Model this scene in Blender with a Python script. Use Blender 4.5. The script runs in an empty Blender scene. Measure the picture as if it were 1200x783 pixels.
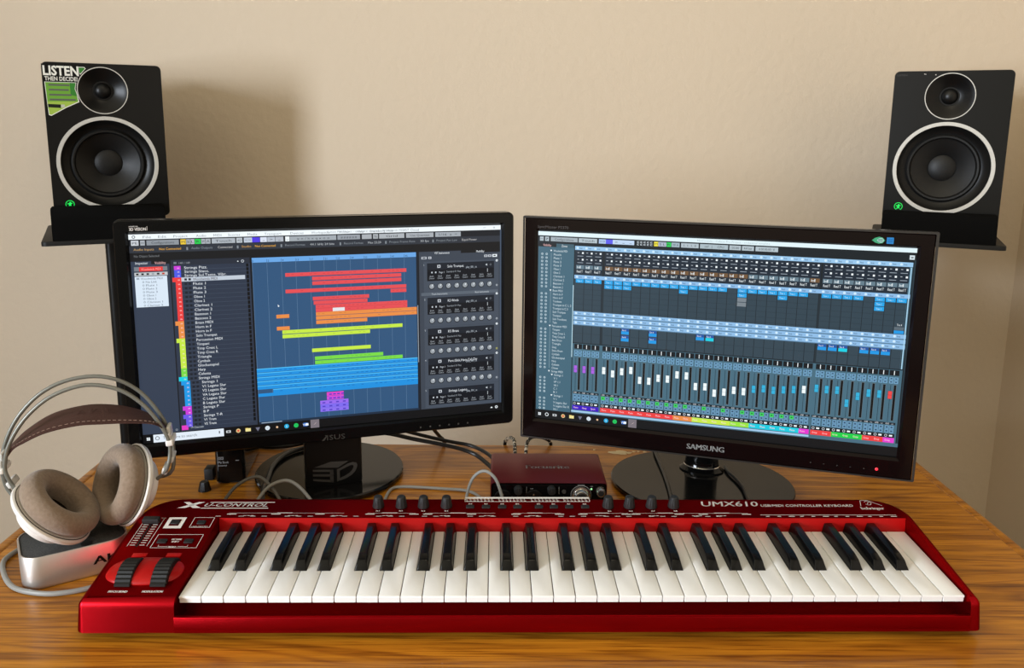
import bpy, bmesh, math, random
from mathutils import Vector, Matrix, geometry

random.seed(7)
SC = bpy.context.scene
COL = SC.collection
PI = math.pi
R = math.radians

# ------------------------------------------------------------------ camera, world, lights, exposure
cam_data = bpy.data.cameras.new('camera')
cam_data.sensor_width = 36.0
cam_data.lens = 975.0 / 1200.0 * 36.0
cam_data.shift_y = -58.5 / 1200.0
cam_data.clip_start = 0.02
cam = bpy.data.objects.new('camera', cam_data)
COL.objects.link(cam)
_p, _roll, _psi = R(10.63), 0.0103, 0.0072
_f = Vector((math.sin(_psi) * math.cos(_p), math.cos(_psi) * math.cos(_p), -math.sin(_p)))
_r0 = Vector((math.cos(_psi), -math.sin(_psi), 0))
_u0 = _r0.cross(_f)
_r = _r0 * math.cos(_roll) + _u0 * math.sin(_roll)
_u = _u0 * math.cos(_roll) - _r0 * math.sin(_roll)
cam.matrix_world = Matrix(((_r.x, _u.x, -_f.x, 0), (_r.y, _u.y, -_f.y, 0), (_r.z, _u.z, -_f.z, 0.535), (0, 0, 0, 1)))
SC.camera = cam

world = bpy.data.worlds.new('room_daylight')
SC.world = world
world.use_nodes = True
# soft daylight of the open room behind the viewer: brightest towards the window side, dim near the floor
_nt = world.node_tree
_bg = _nt.nodes['Background']
_bg.inputs['Color'].default_value = (1.0, 0.888, 0.65, 1)
_tc = _nt.nodes.new('ShaderNodeTexCoord')
_dt = _nt.nodes.new('ShaderNodeVectorMath'); _dt.operation = 'DOT_PRODUCT'
_dt.inputs[1].default_value = Vector((-0.50, -0.62, 0.60)).normalized()
_nt.links.new(_tc.outputs['Generated'], _dt.inputs[0])
_mr = _nt.nodes.new('ShaderNodeMapRange'); _mr.interpolation_type = 'SMOOTHSTEP'
_mr.inputs['From Min'].default_value = 0.35; _mr.inputs['From Max'].default_value = 1.0
_mr.inputs['To Min'].default_value = 0.092; _mr.inputs['To Max'].default_value = 1.09
_nt.links.new(_dt.outputs['Value'], _mr.inputs['Value'])
_nt.links.new(_mr.outputs['Result'], _bg.inputs['Strength'])

def area(name, loc, target, sx, sy, power, color):
    d = bpy.data.lights.new(name, 'AREA')
    d.shape = 'RECTANGLE'; d.size = sx; d.size_y = sy; d.energy = power; d.color = color
    o = bpy.data.objects.new(name, d)
    COL.objects.link(o)
    o.location = loc
    o.rotation_euler = (Vector(target) - Vector(loc)).to_track_quat('-Z', 'Z').to_euler()
    return o

WIN_Y0, WIN_Y1, WIN_Z0, WIN_Z1 = -1.80, -0.60, 0.15, 1.40
LEFT_X, RIGHT_X, BACK_Y, FLOOR_Z, CEIL_Z = -2.40, 1.214, 1.95, -0.74, 1.72
area('window_daylight', (LEFT_X - 0.06, (WIN_Y0 + WIN_Y1) / 2, (WIN_Z0 + WIN_Z1) / 2),
     (0.0, (WIN_Y0 + WIN_Y1) / 2, (WIN_Z0 + WIN_Z1) / 2), 1.2, 1.25, 208.0, (0.81, 0.892, 1.0))
lamp = bpy.data.lights.new('ceiling_lamp', 'POINT')
lamp.energy = 11.0; lamp.color = (1.0, 0.84, 0.60); lamp.shadow_soft_size = 0.22
lamp_o = bpy.data.objects.new('ceiling_lamp', lamp)
COL.objects.link(lamp_o)
lamp_o.location = (0.1, 0.45, 1.72)

SC.view_settings.view_transform = 'Standard'
SC.view_settings.look = 'None'
SC.view_settings.exposure = 0.0
SC.view_settings.gamma = 1.0
SC.view_settings.use_curve_mapping = False
SC.cycles.use_denoising = True
SC.cycles.max_bounces = 8

# ------------------------------------------------------------------ helpers
def lin(c):
    c = c / 255.0
    return c / 12.92 if c <= 0.04045 else ((c + 0.055) / 1.055) ** 2.4

def S(r, g, b):
    return (lin(r), lin(g), lin(b), 1.0)

def mat(name, color, rough=0.5, metal=0.0, coat=0.0, coat_rough=0.05, emit=None, strength=0.0, spec=0.5, trans=0.0, ior=1.45, sheen=0.0):
    m = bpy.data.materials.new(name)
    m.use_nodes = True
    b = m.node_tree.nodes['Principled BSDF']
    b.inputs['Base Color'].default_value = color if len(color) == 4 else (*color, 1)
    b.inputs['Roughness'].default_value = rough
    b.inputs['Metallic'].default_value = metal
    b.inputs['Coat Weight'].default_value = coat
    b.inputs['Coat Roughness'].default_value = coat_rough
    b.inputs['Specular IOR Level'].default_value = spec
    b.inputs['IOR'].default_value = ior
    b.inputs['Transmission Weight'].default_value = trans
    b.inputs['Sheen Weight'].default_value = sheen
    if emit:
        b.inputs['Emission Color'].default_value = emit
        b.inputs['Emission Strength'].default_value = strength
    return m

def nodes(m):
    nt = m.node_tree
    return nt, nt.nodes['Principled BSDF'], nt.nodes.new, nt.links.new

def noise_bump(m, scale, strength, dist=0.001, detail=3.0, coord='Object', vary=None):
    nt, b, N, L = nodes(m)
    tc = N('ShaderNodeTexCoord')
    nz = N('ShaderNodeTexNoise'); nz.inputs['Scale'].default_value = scale; nz.inputs['Detail'].default_value = detail
    L(tc.outputs[coord], nz.inputs['Vector'])
    bp = N('ShaderNodeBump'); bp.inputs['Strength'].default_value = strength; bp.inputs['Distance'].default_value = dist
    L(nz.outputs['Fac'], bp.inputs['Height']); L(bp.outputs['Normal'], b.inputs['Normal'])
    if vary:
        cr = N('ShaderNodeValToRGB')
        cr.color_ramp.elements[0].position = 0.3; cr.color_ramp.elements[1].position = 0.7
        cr.color_ramp.elements[0].color = vary[0]; cr.color_ramp.elements[1].color = vary[1]
        L(nz.outputs['Fac'], cr.inputs['Fac']); L(cr.outputs['Color'], b.inputs['Base Color'])
    return m

class MB:
    """collects faces and links them as ONE mesh object"""
    def __init__(self):
        self.v, self.f, self.mi, self.col = [], [], [], []
    def add(self, vs, fs, M=None, mi=0, col=None):
        o = len(self.v)
        for p in vs:
            p = Vector(p)
            self.v.append(M @ p if M is not None else p)
        for f in fs:
            self.f.append([i + o for i in f]); self.mi.append(mi); self.col.append(col)
        return self
    def bm(self, b, M=None, mi=0):
        b.verts.index_update()
        self.add([v.co.copy() for v in b.verts], [[v.index for v in f.verts] for f in b.faces], M, mi)
        b.free()
        return self
    def box(self, c, s, M=None, bev=0.0, seg=2, mi=0):
        b = bmesh.new()
        bmesh.ops.create_cube(b, size=1.0)
        for v in b.verts:
            v.co = Vector((v.co.x * s[0] + c[0], v.co.y * s[1] + c[1], v.co.z * s[2] + c[2]))
        if bev > 0:
            bmesh.ops.bevel(b, geom=b.edges[:], offset=bev, segments=seg, profile=0.5, affect='EDGES')
        return self.bm(b, M, mi)
    def prism(self, poly, z0, z1, M=None, bev=0.0, seg=2, mi=0):
        """polygon in xy extruded in z, upper rim bevelled"""
        b = bmesh.new()
        lo = [b.verts.new((x, y, z0)) for x, y in poly]
        hi = [b.verts.new((x, y, z1)) for x, y in poly]
        n = len(poly)
        b.faces.new(lo[::-1]); top = b.faces.new(hi)
        for i in range(n):
            b.faces.new((lo[i], lo[(i + 1) % n], hi[(i + 1) % n], hi[i]))
        bmesh.ops.recalc_face_normals(b, faces=b.faces[:])
        if bev > 0:
            bmesh.ops.bevel(b, geom=list(top.edges), offset=bev, segments=seg, profile=0.5, affect='EDGES')
        return self.bm(b, M, mi)
    def lathe(self, prof, n=48, M=None, mi=0, sy=1.0):
        """profile [(r,z)] spun about z; r=0 closes"""
        vs, fs, rings = [], [], []
        for r, z in prof:
            if r <= 1e-9:
                rings.append([len(vs)]); vs.append((0, 0, z))
            else:
                rings.append(list(range(len(vs), len(vs) + n)))
                vs += [(r * math.cos(2 * PI * i / n), r * sy * math.sin(2 * PI * i / n), z) for i in range(n)]
        for a, b in zip(rings, rings[1:]):
            for i in range(n):
                j = (i + 1) % n
                if len(a) == 1 and len(b) == 1: break
                if len(a) == 1: fs.append((a[0], b[i], b[j]))
                elif len(b) == 1: fs.append((a[i], b[0], a[j]))
                else: fs.append((a[i], b[i], b[j], a[j]))
        return self.add(vs, fs, M, mi)
    def tube(self, pts, r, n=10, M=None, mi=0, smooth=4, closed=False):
        P = [Vector(p) for p in pts]
        if smooth: P = spline(P, smooth, closed)
        m = len(P); vs, fs = [], []
        t0 = (P[1] - P[0]).normalized()
        a = t0.orthogonal().normalized()
        for i, p in enumerate(P):
            if closed: t = (P[(i + 1) % m] - P[i - 1]).normalized()
            else: t = (P[min(i + 1, m - 1)] - P[max(i - 1, 0)]).normalized()
            a = (a - t * a.dot(t)).normalized()
            b = t.cross(a)
            rr = r(i / (m - 1)) if callable(r) else r
            vs += [p + (a * math.cos(2 * PI * k / n) + b * math.sin(2 * PI * k / n)) * rr for k in range(n)]
        for i in range(m if closed else m - 1):
            i2 = (i + 1) % m
            for k in range(n):
                k2 = (k + 1) % n
                fs.append((i * n + k, i * n + k2, i2 * n + k2, i2 * n + k))
        if not closed:
            fs.append(list(range(n))[::-1]); fs.append([(m - 1) * n + k for k in range(n)])
        return self.add(vs, fs, M, mi)
    def poly(self, pts, M=None, mi=0, col=None):
        return self.add(pts, [list(range(len(pts)))], M, mi, col)
    def text(self, s, size, M, mi=0, col=None, align='LEFT', squash=1.0, bold=0.0, fit=None, mapf=None):
        vs, fs = glyphs(s, bold)
        if not vs: return self
        x0 = min(v[0] for v in vs); x1 = max(v[0] for v in vs)
        k = size * squash if fit is None else fit / max(x1 - x0, 1e-6)
        ox = {'LEFT': x0, 'CENTER': (x0 + x1) / 2, 'RIGHT': x1}[align]
        pts = [((x - ox) * k, y * size, 0) for x, y in vs]
        if mapf: pts = [mapf(p) for p in pts]
        return self.add(pts, fs, M, mi, col)
    def build(self, name, mats, parent=None, loc=None, rotz=None, sharp=35, flat=False, matrix=None):
        me = bpy.data.meshes.new(name)
        me.from_pydata([tuple(v) for v in self.v], [], self.f)
        if not isinstance(mats, (list, tuple)): mats = [mats]
        for m in mats: me.materials.append(m)
        me.polygons.foreach_set('material_index', self.mi)
        if any(c is not None for c in self.col):
            at = me.color_attributes.new('Col', 'FLOAT_COLOR', 'CORNER')
            data = []
            for f, c in zip(self.f, self.col):
                data += list(c or (0, 0, 0, 1)) * len(f)
            at.data.foreach_set('color', data)
        if not flat:
            me.polygons.foreach_set('use_smooth', [True] * len(me.polygons))
            me.set_sharp_from_angle(angle=R(sharp))
        me.validate(); me.update()
        o = bpy.data.objects.new(name, me)
        COL.objects.link(o)
        if parent: o.parent = parent
        if loc is not None: o.location = loc
        if rotz is not None: o.rotation_euler = (0, 0, rotz)
        if matrix is not None: o.matrix_local = matrix
        return o

def spline(P, k, closed=False):
    out = []; n = len(P)
    for i in range(n if closed else n - 1):
        if closed: p0, p1, p2, p3 = P[i - 1], P[i], P[(i + 1) % n], P[(i + 2) % n]
        else: p0, p1, p2, p3 = P[max(i - 1, 0)], P[i], P[i + 1], P[min(i + 2, n - 1)]
        for j in range(k):
            t = j / k
            out.append(0.5 * ((2 * p1) + (p2 - p0) * t + (2 * p0 - 5 * p1 + 4 * p2 - p3) * t * t + (3 * p1 - p0 - 3 * p2 + p3) * t ** 3))
    if not closed: out.append(P[-1].copy())
    return out

_gl = {}
def glyphs(s, bold=0.0):
    """outline letters of a word as flat faces, one unit high, baseline at 0"""
    key = (s, bold)
    if key not in _gl:
        cu = bpy.data.curves.new('lettering', 'FONT')
        cu.body = s; cu.resolution_u = 2; cu.size = 1.38; cu.offset = bold
        o = bpy.data.objects.new('lettering', cu)
        me = o.to_mesh()
        _gl[key] = ([(v.co.x, v.co.y) for v in me.vertices], [list(p.vertices) for p in me.polygons])
        o.to_mesh_clear()
        bpy.data.objects.remove(o); bpy.data.curves.remove(cu)
    return _gl[key]

def rrect(w, h, r, seg=6, cx=0, cy=0):
    out = []
    for sx, sy, a in ((1, 1, 0), (-1, 1, 90), (-1, -1, 180), (1, -1, 270)):
        for i in range(seg + 1):
            t = R(a + 90 * i / seg)
            out.append((cx + sx * (w / 2 - r) + r * math.cos(t), cy + sy * (h / 2 - r) + r * math.sin(t)))
    return out

def circle(r, n=48, cx=0, cy=0, sy=1.0):
    return [(cx + r * math.cos(2 * PI * i / n), cy + r * sy * math.sin(2 * PI * i / n)) for i in range(n)]

def tess(loops):
    """triangles of a polygon with holes: loops of 2D points -> (verts2d, faces)"""
    flat = [p for l in loops for p in l]
    tr = geometry.tessellate_polygon([[Vector((x, y, 0)) for x, y in l] for l in loops])
    return flat, [list(t) for t in tr]

def frame(loc, rotz):
    return Matrix.Translation(Vector(loc)) @ Matrix.Rotation(rotz, 4, 'Z')

FRONT = Matrix(((1, 0, 0, 0), (0, 0, -1, 0), (0, 1, 0, 0), (0, 0, 0, 1)))   # drawing plane xy -> facing -Y (x right, y up, z towards the viewer)

def thing(name, label, cat, loc=(0, 0, 0), rotz=0.0, group=None):
    o = bpy.data.objects.new(name, None)
    COL.objects.link(o)
    o.empty_display_size = 0.05
    o.location = loc; o.rotation_euler = (0, 0, rotz)
    return tag(o, label, cat, group)

def tag(o, label, cat, group=None):
    o['label'] = label; o['category'] = cat
    if group: o['group'] = group
    return o

def structure(o, label=None):
    o['kind'] = 'structure'
    if label: o['label'] = label
    return o
# ------------------------------------------------------------------ materials
M_wall = noise_bump(mat('beige_wall_paint', (0.66, 0.558, 0.435, 1), 0.75, spec=0.25), 55, 0.35, 0.004, 4)
M_carpet = noise_bump(mat('beige_carpet', S(84, 70, 56), 1.0), 400, 0.8, 0.004, 2, vary=(S(70, 58, 46), S(98, 84, 68)))
M_trim = mat('white_trim_paint', S(220, 216, 208), 0.45)

def oak(name, scale=1.0, tint=1.0):
    m = mat(name, S(170, 105, 45), 0.36, coat=0.22, coat_rough=0.14, spec=0.35)
    nt, b, N, L = nodes(m)
    tc = N('ShaderNodeTexCoord')
    mp = N('ShaderNodeMapping'); mp.inputs['Scale'].default_value = (0.9 * scale, 7.5 * scale, 7.5 * scale)
    L(tc.outputs['Object'], mp.inputs['Vector'])
    # long wandering figure
    n1 = N('ShaderNodeTexNoise'); n1.inputs['Scale'].default_value = 1.1; n1.inputs['Detail'].default_value = 3; n1.inputs['Distortion'].default_value = 0.6
    L(mp.outputs['Vector'], n1.inputs['Vector'])
    mul = N('ShaderNodeMath'); mul.operation = 'MULTIPLY'; mul.inputs[1].default_value = 16.0
    L(n1.outputs['Fac'], mul.inputs[0])
    sn = N('ShaderNodeMath'); sn.operation = 'PINGPONG'; sn.inputs[1].default_value = 0.5
    L(mul.outputs[0], sn.inputs[0])
    # short dark pores
    mp2 = N('ShaderNodeMapping'); mp2.inputs['Scale'].default_value = (11.0 * scale, 300.0 * scale, 300.0 * scale)
    L(tc.outputs['Object'], mp2.inputs['Vector'])
    n2 = N('ShaderNodeTexNoise'); n2.inputs['Scale'].default_value = 1.0; n2.inputs['Detail'].default_value = 2
    L(mp2.outputs['Vector'], n2.inputs['Vector'])
    mp3 = N('ShaderNodeMapping'); mp3.inputs['Scale'].default_value = (2.0 * scale, 75.0 * scale, 75.0 * scale)
    L(tc.outputs['Object'], mp3.inputs['Vector'])
    n3 = N('ShaderNodeTexNoise'); n3.inputs['Scale'].default_value = 1.0; n3.inputs['Detail'].default_value = 4
    L(mp3.outputs['Vector'], n3.inputs['Vector'])
    r1 = N('ShaderNodeValToRGB'); e = r1.color_ramp.elements
    e[0].position = 0.02; e[0].color = (0.34, 0.125, 0.009, 1); e[1].position = 0.30; e[1].color = (0.50, 0.203, 0.014, 1)
    L(sn.outputs[0], r1.inputs['Fac'])
    r2 = N('ShaderNodeValToRGB'); e = r2.color_ramp.elements
    e[0].position = 0.36; e[0].color = (0.50, 0.42, 0.33, 1); e[1].position = 0.50; e[1].color = (1, 1, 1, 1)
    L(n2.outputs['Fac'], r2.inputs['Fac'])
    r3 = N('ShaderNodeValToRGB'); e = r3.color_ramp.elements
    e[0].position = 0.32; e[0].color = (0.62, 0.55, 0.46, 1); e[1].position = 0.62; e[1].color = (1.12, 1.1, 1.05, 1)
    L(n3.outputs['Fac'], r3.inputs['Fac'])
    x1 = N('ShaderNodeMix'); x1.data_type = 'RGBA'; x1.blend_type = 'MULTIPLY'; x1.inputs['Factor'].default_value = 0.85
    L(r1.outputs['Color'], x1.inputs['A']); L(r2.outputs['Color'], x1.inputs['B'])
    x2 = N('ShaderNodeMix'); x2.data_type = 'RGBA'; x2.blend_type = 'MULTIPLY'; x2.inputs['Factor'].default_value = 0.9
    L(x1.outputs['Result'], x2.inputs['A']); L(r3.outputs['Color'], x2.inputs['B'])
    L(x2.outputs['Result'], b.inputs['Base Color'])
    bp = N('ShaderNodeBump'); bp.inputs['Strength'].default_value = 0.12; bp.inputs['Distance'].default_value = 0.0006
    L(n2.outputs['Fac'], bp.inputs['Height']); L(bp.outputs['Normal'], b.inputs['Normal'])
    return m

M_oak = oak('oak_desk_wood')
M_oak_edge = oak('oak_edge_wood', 0.8)
M_black_gloss = mat('black_gloss_plastic', (0.003, 0.003, 0.003), 0.10, spec=0.35)
M_black_satin = mat('black_satin_plastic', (0.005, 0.005, 0.005), 0.38, spec=0.35)
M_black_matte = noise_bump(mat('black_matte_plastic', (0.006, 0.006, 0.006), 0.55, spec=0.35), 900, 0.1, 0.0003)
M_base_gloss = mat('black_gloss_stand_base', (0.005, 0.005, 0.005), 0.13, spec=0.36)
M_bezel_left = mat('black_bezel_left_monitor', (0.004, 0.004, 0.004), 0.17, spec=0.25)
M_bezel_right = mat('dark_maroon_black_bezel', (0.005, 0.0025, 0.0025), 0.10, spec=0.25)
M_clear = mat('clear_acrylic_edge', (0.030, 0.027, 0.025), 0.15, spec=0.6)
M_grey_print = mat('silver_grey_print', S(150, 150, 150), 0.4)
M_dim_print = mat('dim_grey_print', S(60, 58, 56), 0.5)
M_white_print = mat('white_print', S(225, 220, 216), 0.5)
M_foam = noise_bump(mat('charcoal_foam', (0.005, 0.005, 0.005), 1.0, spec=0.05), 1200, 0.8, 0.001, 2)
M_cabinet = noise_bump(mat('black_textured_cabinet', (0.004, 0.004, 0.004), 0.36, spec=0.3), 700, 0.12, 0.0004)
M_baffle = mat('black_speaker_baffle', (0.004, 0.004, 0.004), 0.34, spec=0.3)
M_ring = mat('silver_white_ring', S(200, 198, 192), 0.35, metal=0.1)
M_cone = mat('black_woofer_cone', (0.006, 0.006, 0.006), 0.48, spec=0.4)
M_rubber = mat('black_rubber', (0.005, 0.005, 0.005), 0.5, spec=0.4)
M_green_led = mat('green_lit_logo', (0.0, 0.3, 0.05, 1), 0.4, emit=(0.01, 0.80, 0.09, 1), strength=0.9)
M_red_led = mat('red_power_light', (0.5, 0.02, 0.03, 1), 0.4, emit=(1.0, 0.03, 0.06, 1), strength=0.9)
M_red = mat('red_metallic_paint', (0.32, 0.0045, 0.0085), 0.30, metal=0.95)
M_red.node_tree.nodes['Principled BSDF'].inputs['Specular Tint'].default_value = (0.42, 0.09, 0.13, 1)
M_red_bright = mat('bright_red_plastic', (0.38, 0.004, 0.004), 0.36, spec=0.3)
M_white_key = mat('white_key_plastic', (0.83, 0.825, 0.80, 1), 0.30)
M_black_key = mat('black_key_plastic', (0.0025, 0.0025, 0.0025), 0.22, spec=0.28)
M_knob = mat('dark_grey_knob_rubber', (0.014, 0.014, 0.014), 0.50, spec=0.4)
M_alu = mat('brushed_aluminium', S(202, 196, 189), 0.44, metal=0.88)
M_pad_foam = noise_bump(mat('grey_foam_top', S(66, 66, 66), 1.0, spec=0.1), 800, 0.6, 0.001, vary=(S(58, 59, 58), S(80, 80, 79)))
M_velour = noise_bump(mat('taupe_velour', S(134, 116, 99), 0.95, sheen=0.25, spec=0.12), 260, 0.5, 0.0015, 4, vary=(S(128, 110, 93), S(141, 123, 106)))
M_velour_dark = noise_bump(mat('inner_ear_fabric', S(24, 18, 13), 1.0, spec=0.05), 500, 0.5, 0.001)
M_white_shell = mat('white_earcup_plastic', S(226, 222, 216), 0.28)
M_wire = mat('grey_coated_band', S(118, 118, 110), 0.32, metal=0.25)
M_leather = noise_bump(mat('dark_brown_leather', S(62, 36, 30), 0.55), 260, 0.35, 0.0008, 4)
M_stitch = mat('pale_stitching', S(150, 124, 108), 0.8)
M_clear_plastic = mat('translucent_white_plastic', S(205, 203, 198), 0.25)
M_grey_cable = mat('grey_cable_jacket', S(138, 138, 134), 0.42)
M_dark_grey_cable = mat('dark_grey_cable_jacket', S(90, 88, 84), 0.45)
M_black_cable = mat('black_cable_jacket', (0.012, 0.012, 0.012), 0.38)
M_iface = mat('dark_red_anodised_metal', (0.125, 0.009, 0.012), 0.42, metal=0.45)
M_silver = mat('polished_silver', S(205, 200, 192), 0.22, metal=0.9)
M_cream = mat('cream_dried_spill', S(215, 195, 150), 0.5)

def braid():
    m = mat('black_white_braided_jacket', (0.02, 0.02, 0.02), 0.7)
    nt, b, N, L = nodes(m)
    tc = N('ShaderNodeTexCoord')
    ch = N('ShaderNodeTexVoronoi'); ch.inputs['Scale'].default_value = 260.0
    L(tc.outputs['Object'], ch.inputs['Vector'])
    cr = N('ShaderNodeValToRGB'); e = cr.color_ramp.elements
    cr.color_ramp.interpolation = 'CONSTANT'
    e[0].position = 0.0; e[0].color = S(18, 17, 16); e[1].position = 0.66; e[1].color = S(200, 190, 170)
    sp = N('ShaderNodeSeparateColor'); L(ch.outputs['Color'], sp.inputs['Color'])
    L(sp.outputs[0], cr.inputs['Fac']); L(cr.outputs['Color'], b.inputs['Base Color'])
    return m
M_braid = braid()

def paint_attr(name, rough, strength):
    """surface whose picture is carried per face; strength > 0 makes it a lit display"""
    m = mat(name, (0.004, 0.004, 0.004), rough, spec=0.2)
    nt, b, N, L = nodes(m)
    a = N('ShaderNodeVertexColor'); a.layer_name = 'Col'
    if strength > 0:
        L(a.outputs['Color'], b.inputs['Emission Color']); b.inputs['Emission Strength'].default_value = strength
    else:
        L(a.outputs['Color'], b.inputs['Base Color'])
    return m
M_display = paint_attr('lcd_display', 0.38, 1.06)
M_printed = paint_attr('printed_sticker', 0.4, 0)

# ------------------------------------------------------------------ room shell
def slab(name, lo, hi, m, label=None):
    b = MB().box([(a + c) / 2 for a, c in zip(lo, hi)], [c - a for a, c in zip(lo, hi)])
    return structure(b.build(name, m, flat=True), label)

T = 0.10
Y_NEAR = -2.8
slab('floor', (LEFT_X - T, Y_NEAR, FLOOR_Z - 0.08), (RIGHT_X + T, BACK_Y + T, FLOOR_Z), M_carpet)
slab('wall_back', (LEFT_X - T, BACK_Y, FLOOR_Z), (RIGHT_X + T, BACK_Y + T, CEIL_Z), M_wall)
slab('wall_right', (RIGHT_X, Y_NEAR, FLOOR_Z), (RIGHT_X + T, BACK_Y, CEIL_Z), M_wall)
wl = MB()
for y0, y1, z0, z1 in ((Y_NEAR, WIN_Y0, FLOOR_Z, CEIL_Z), (WIN_Y1, BACK_Y, FLOOR_Z, CEIL_Z), (WIN_Y0, WIN_Y1, FLOOR_Z, WIN_Z0), (WIN_Y0, WIN_Y1, WIN_Z1, CEIL_Z)):
    wl.box((LEFT_X - T / 2, (y0 + y1) / 2, (z0 + z1) / 2), (T, y1 - y0, z1 - z0))
structure(wl.build('wall_left', M_wall, flat=True))
wf = MB()
for y0, y1, z0, z1 in ((WIN_Y0 - .06, WIN_Y0, WIN_Z0 - .06, WIN_Z1 + .06), (WIN_Y1, WIN_Y1 + .06, WIN_Z0 - .06, WIN_Z1 + .06),
                       (WIN_Y0, WIN_Y1, WIN_Z0 - .06, WIN_Z0), (WIN_Y0, WIN_Y1, WIN_Z1, WIN_Z1 + .06)):
    wf.box((LEFT_X + 0.008, (y0 + y1) / 2, (z0 + z1) / 2), (0.016, y1 - y0, z1 - z0), bev=0.003)
structure(wf.build('window_1', M_trim))
bb = MB().box(((LEFT_X + RIGHT_X) / 2, BACK_Y - 0.007, FLOOR_Z + 0.05), (RIGHT_X - LEFT_X, 0.014, 0.10), bev=0.004)
structure(bb.build('baseboard_back', M_trim))

# ------------------------------------------------------------------ desk
DX0, DX1, DY0, DY1 = -0.654, 0.683, 0.45, 1.351
desk = thing('desk', 'honey oak desk with glossy grain and rounded edge strips below the monitors', 'desk', ((DX0 + DX1) / 2, 0.9, FLOOR_Z))
def dk(b, name, m): return b.build(name, m, desk, loc=(-(DX0 + DX1) / 2, -0.9, -FLOOR_Z))
dk(MB().box(((DX0 + DX1) / 2, (DY0 + DY1) / 2, -0.0125), (DX1 - DX0 - 0.036, DY1 - DY0, 0.025)), 'desktop', M_oak)
for x in (DX0 + 0.009, DX1 - 0.009):
    dk(MB().box((x, (DY0 + DY1) / 2, -0.0165), (0.018, DY1 - DY0, 0.033), bev=0.005, seg=3), 'edge_trim', M_oak_edge)
dk(MB().box(((DX0 + DX1) / 2, DY0 - 0.009, -0.0165), (DX1 - DX0, 0.018, 0.033), bev=0.005, seg=3), 'front_trim', M_oak_edge)
for x in (DX0 + 0.05, DX1 - 0.05):
    dk(MB().box((x, (DY0 + DY1) / 2, (FLOOR_Z - 0.025) / 2), (0.022, DY1 - DY0 - 0.12, -FLOOR_Z - 0.025), bev=0.002), 'side_panel', M_oak_edge)
dk(MB().box(((DX0 + DX1) / 2, DY1 - 0.10, -0.22), (DX1 - DX0 - 0.122, 0.018, 0.38)), 'modesty_panel', M_oak_edge)
# dried cream spill spots on the wood
sp = MB()
for x, y, r, k in ((0.192, 1.322, 0.0150, 0.55), (0.209, 1.321, 0.0050, 0.7), (0.218, 1.326, 0.0030, 0.8), (0.226, 1.327, 0.0022, 1), (0.236, 1.326, 0.0030, .7), (0.152, 1.333, 0.002, 1)):
    n = 18
    ang = [r * (1 + 0.22 * math.sin(3 * t + x * 90) + 0.12 * math.sin(5 * t)) for t in [2 * PI * i / n for i in range(n)]]
    sp.prism([(x + ang[i] * math.cos(2 * PI * i / n), y + ang[i] * k * math.sin(2 * PI * i / n)) for i in range(n)], 0.0, 0.0008, bev=0.0004)
o = dk(sp, 'dried_spill', M_cream); o['label'] = 'cream dried spill spots on the wood'
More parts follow.
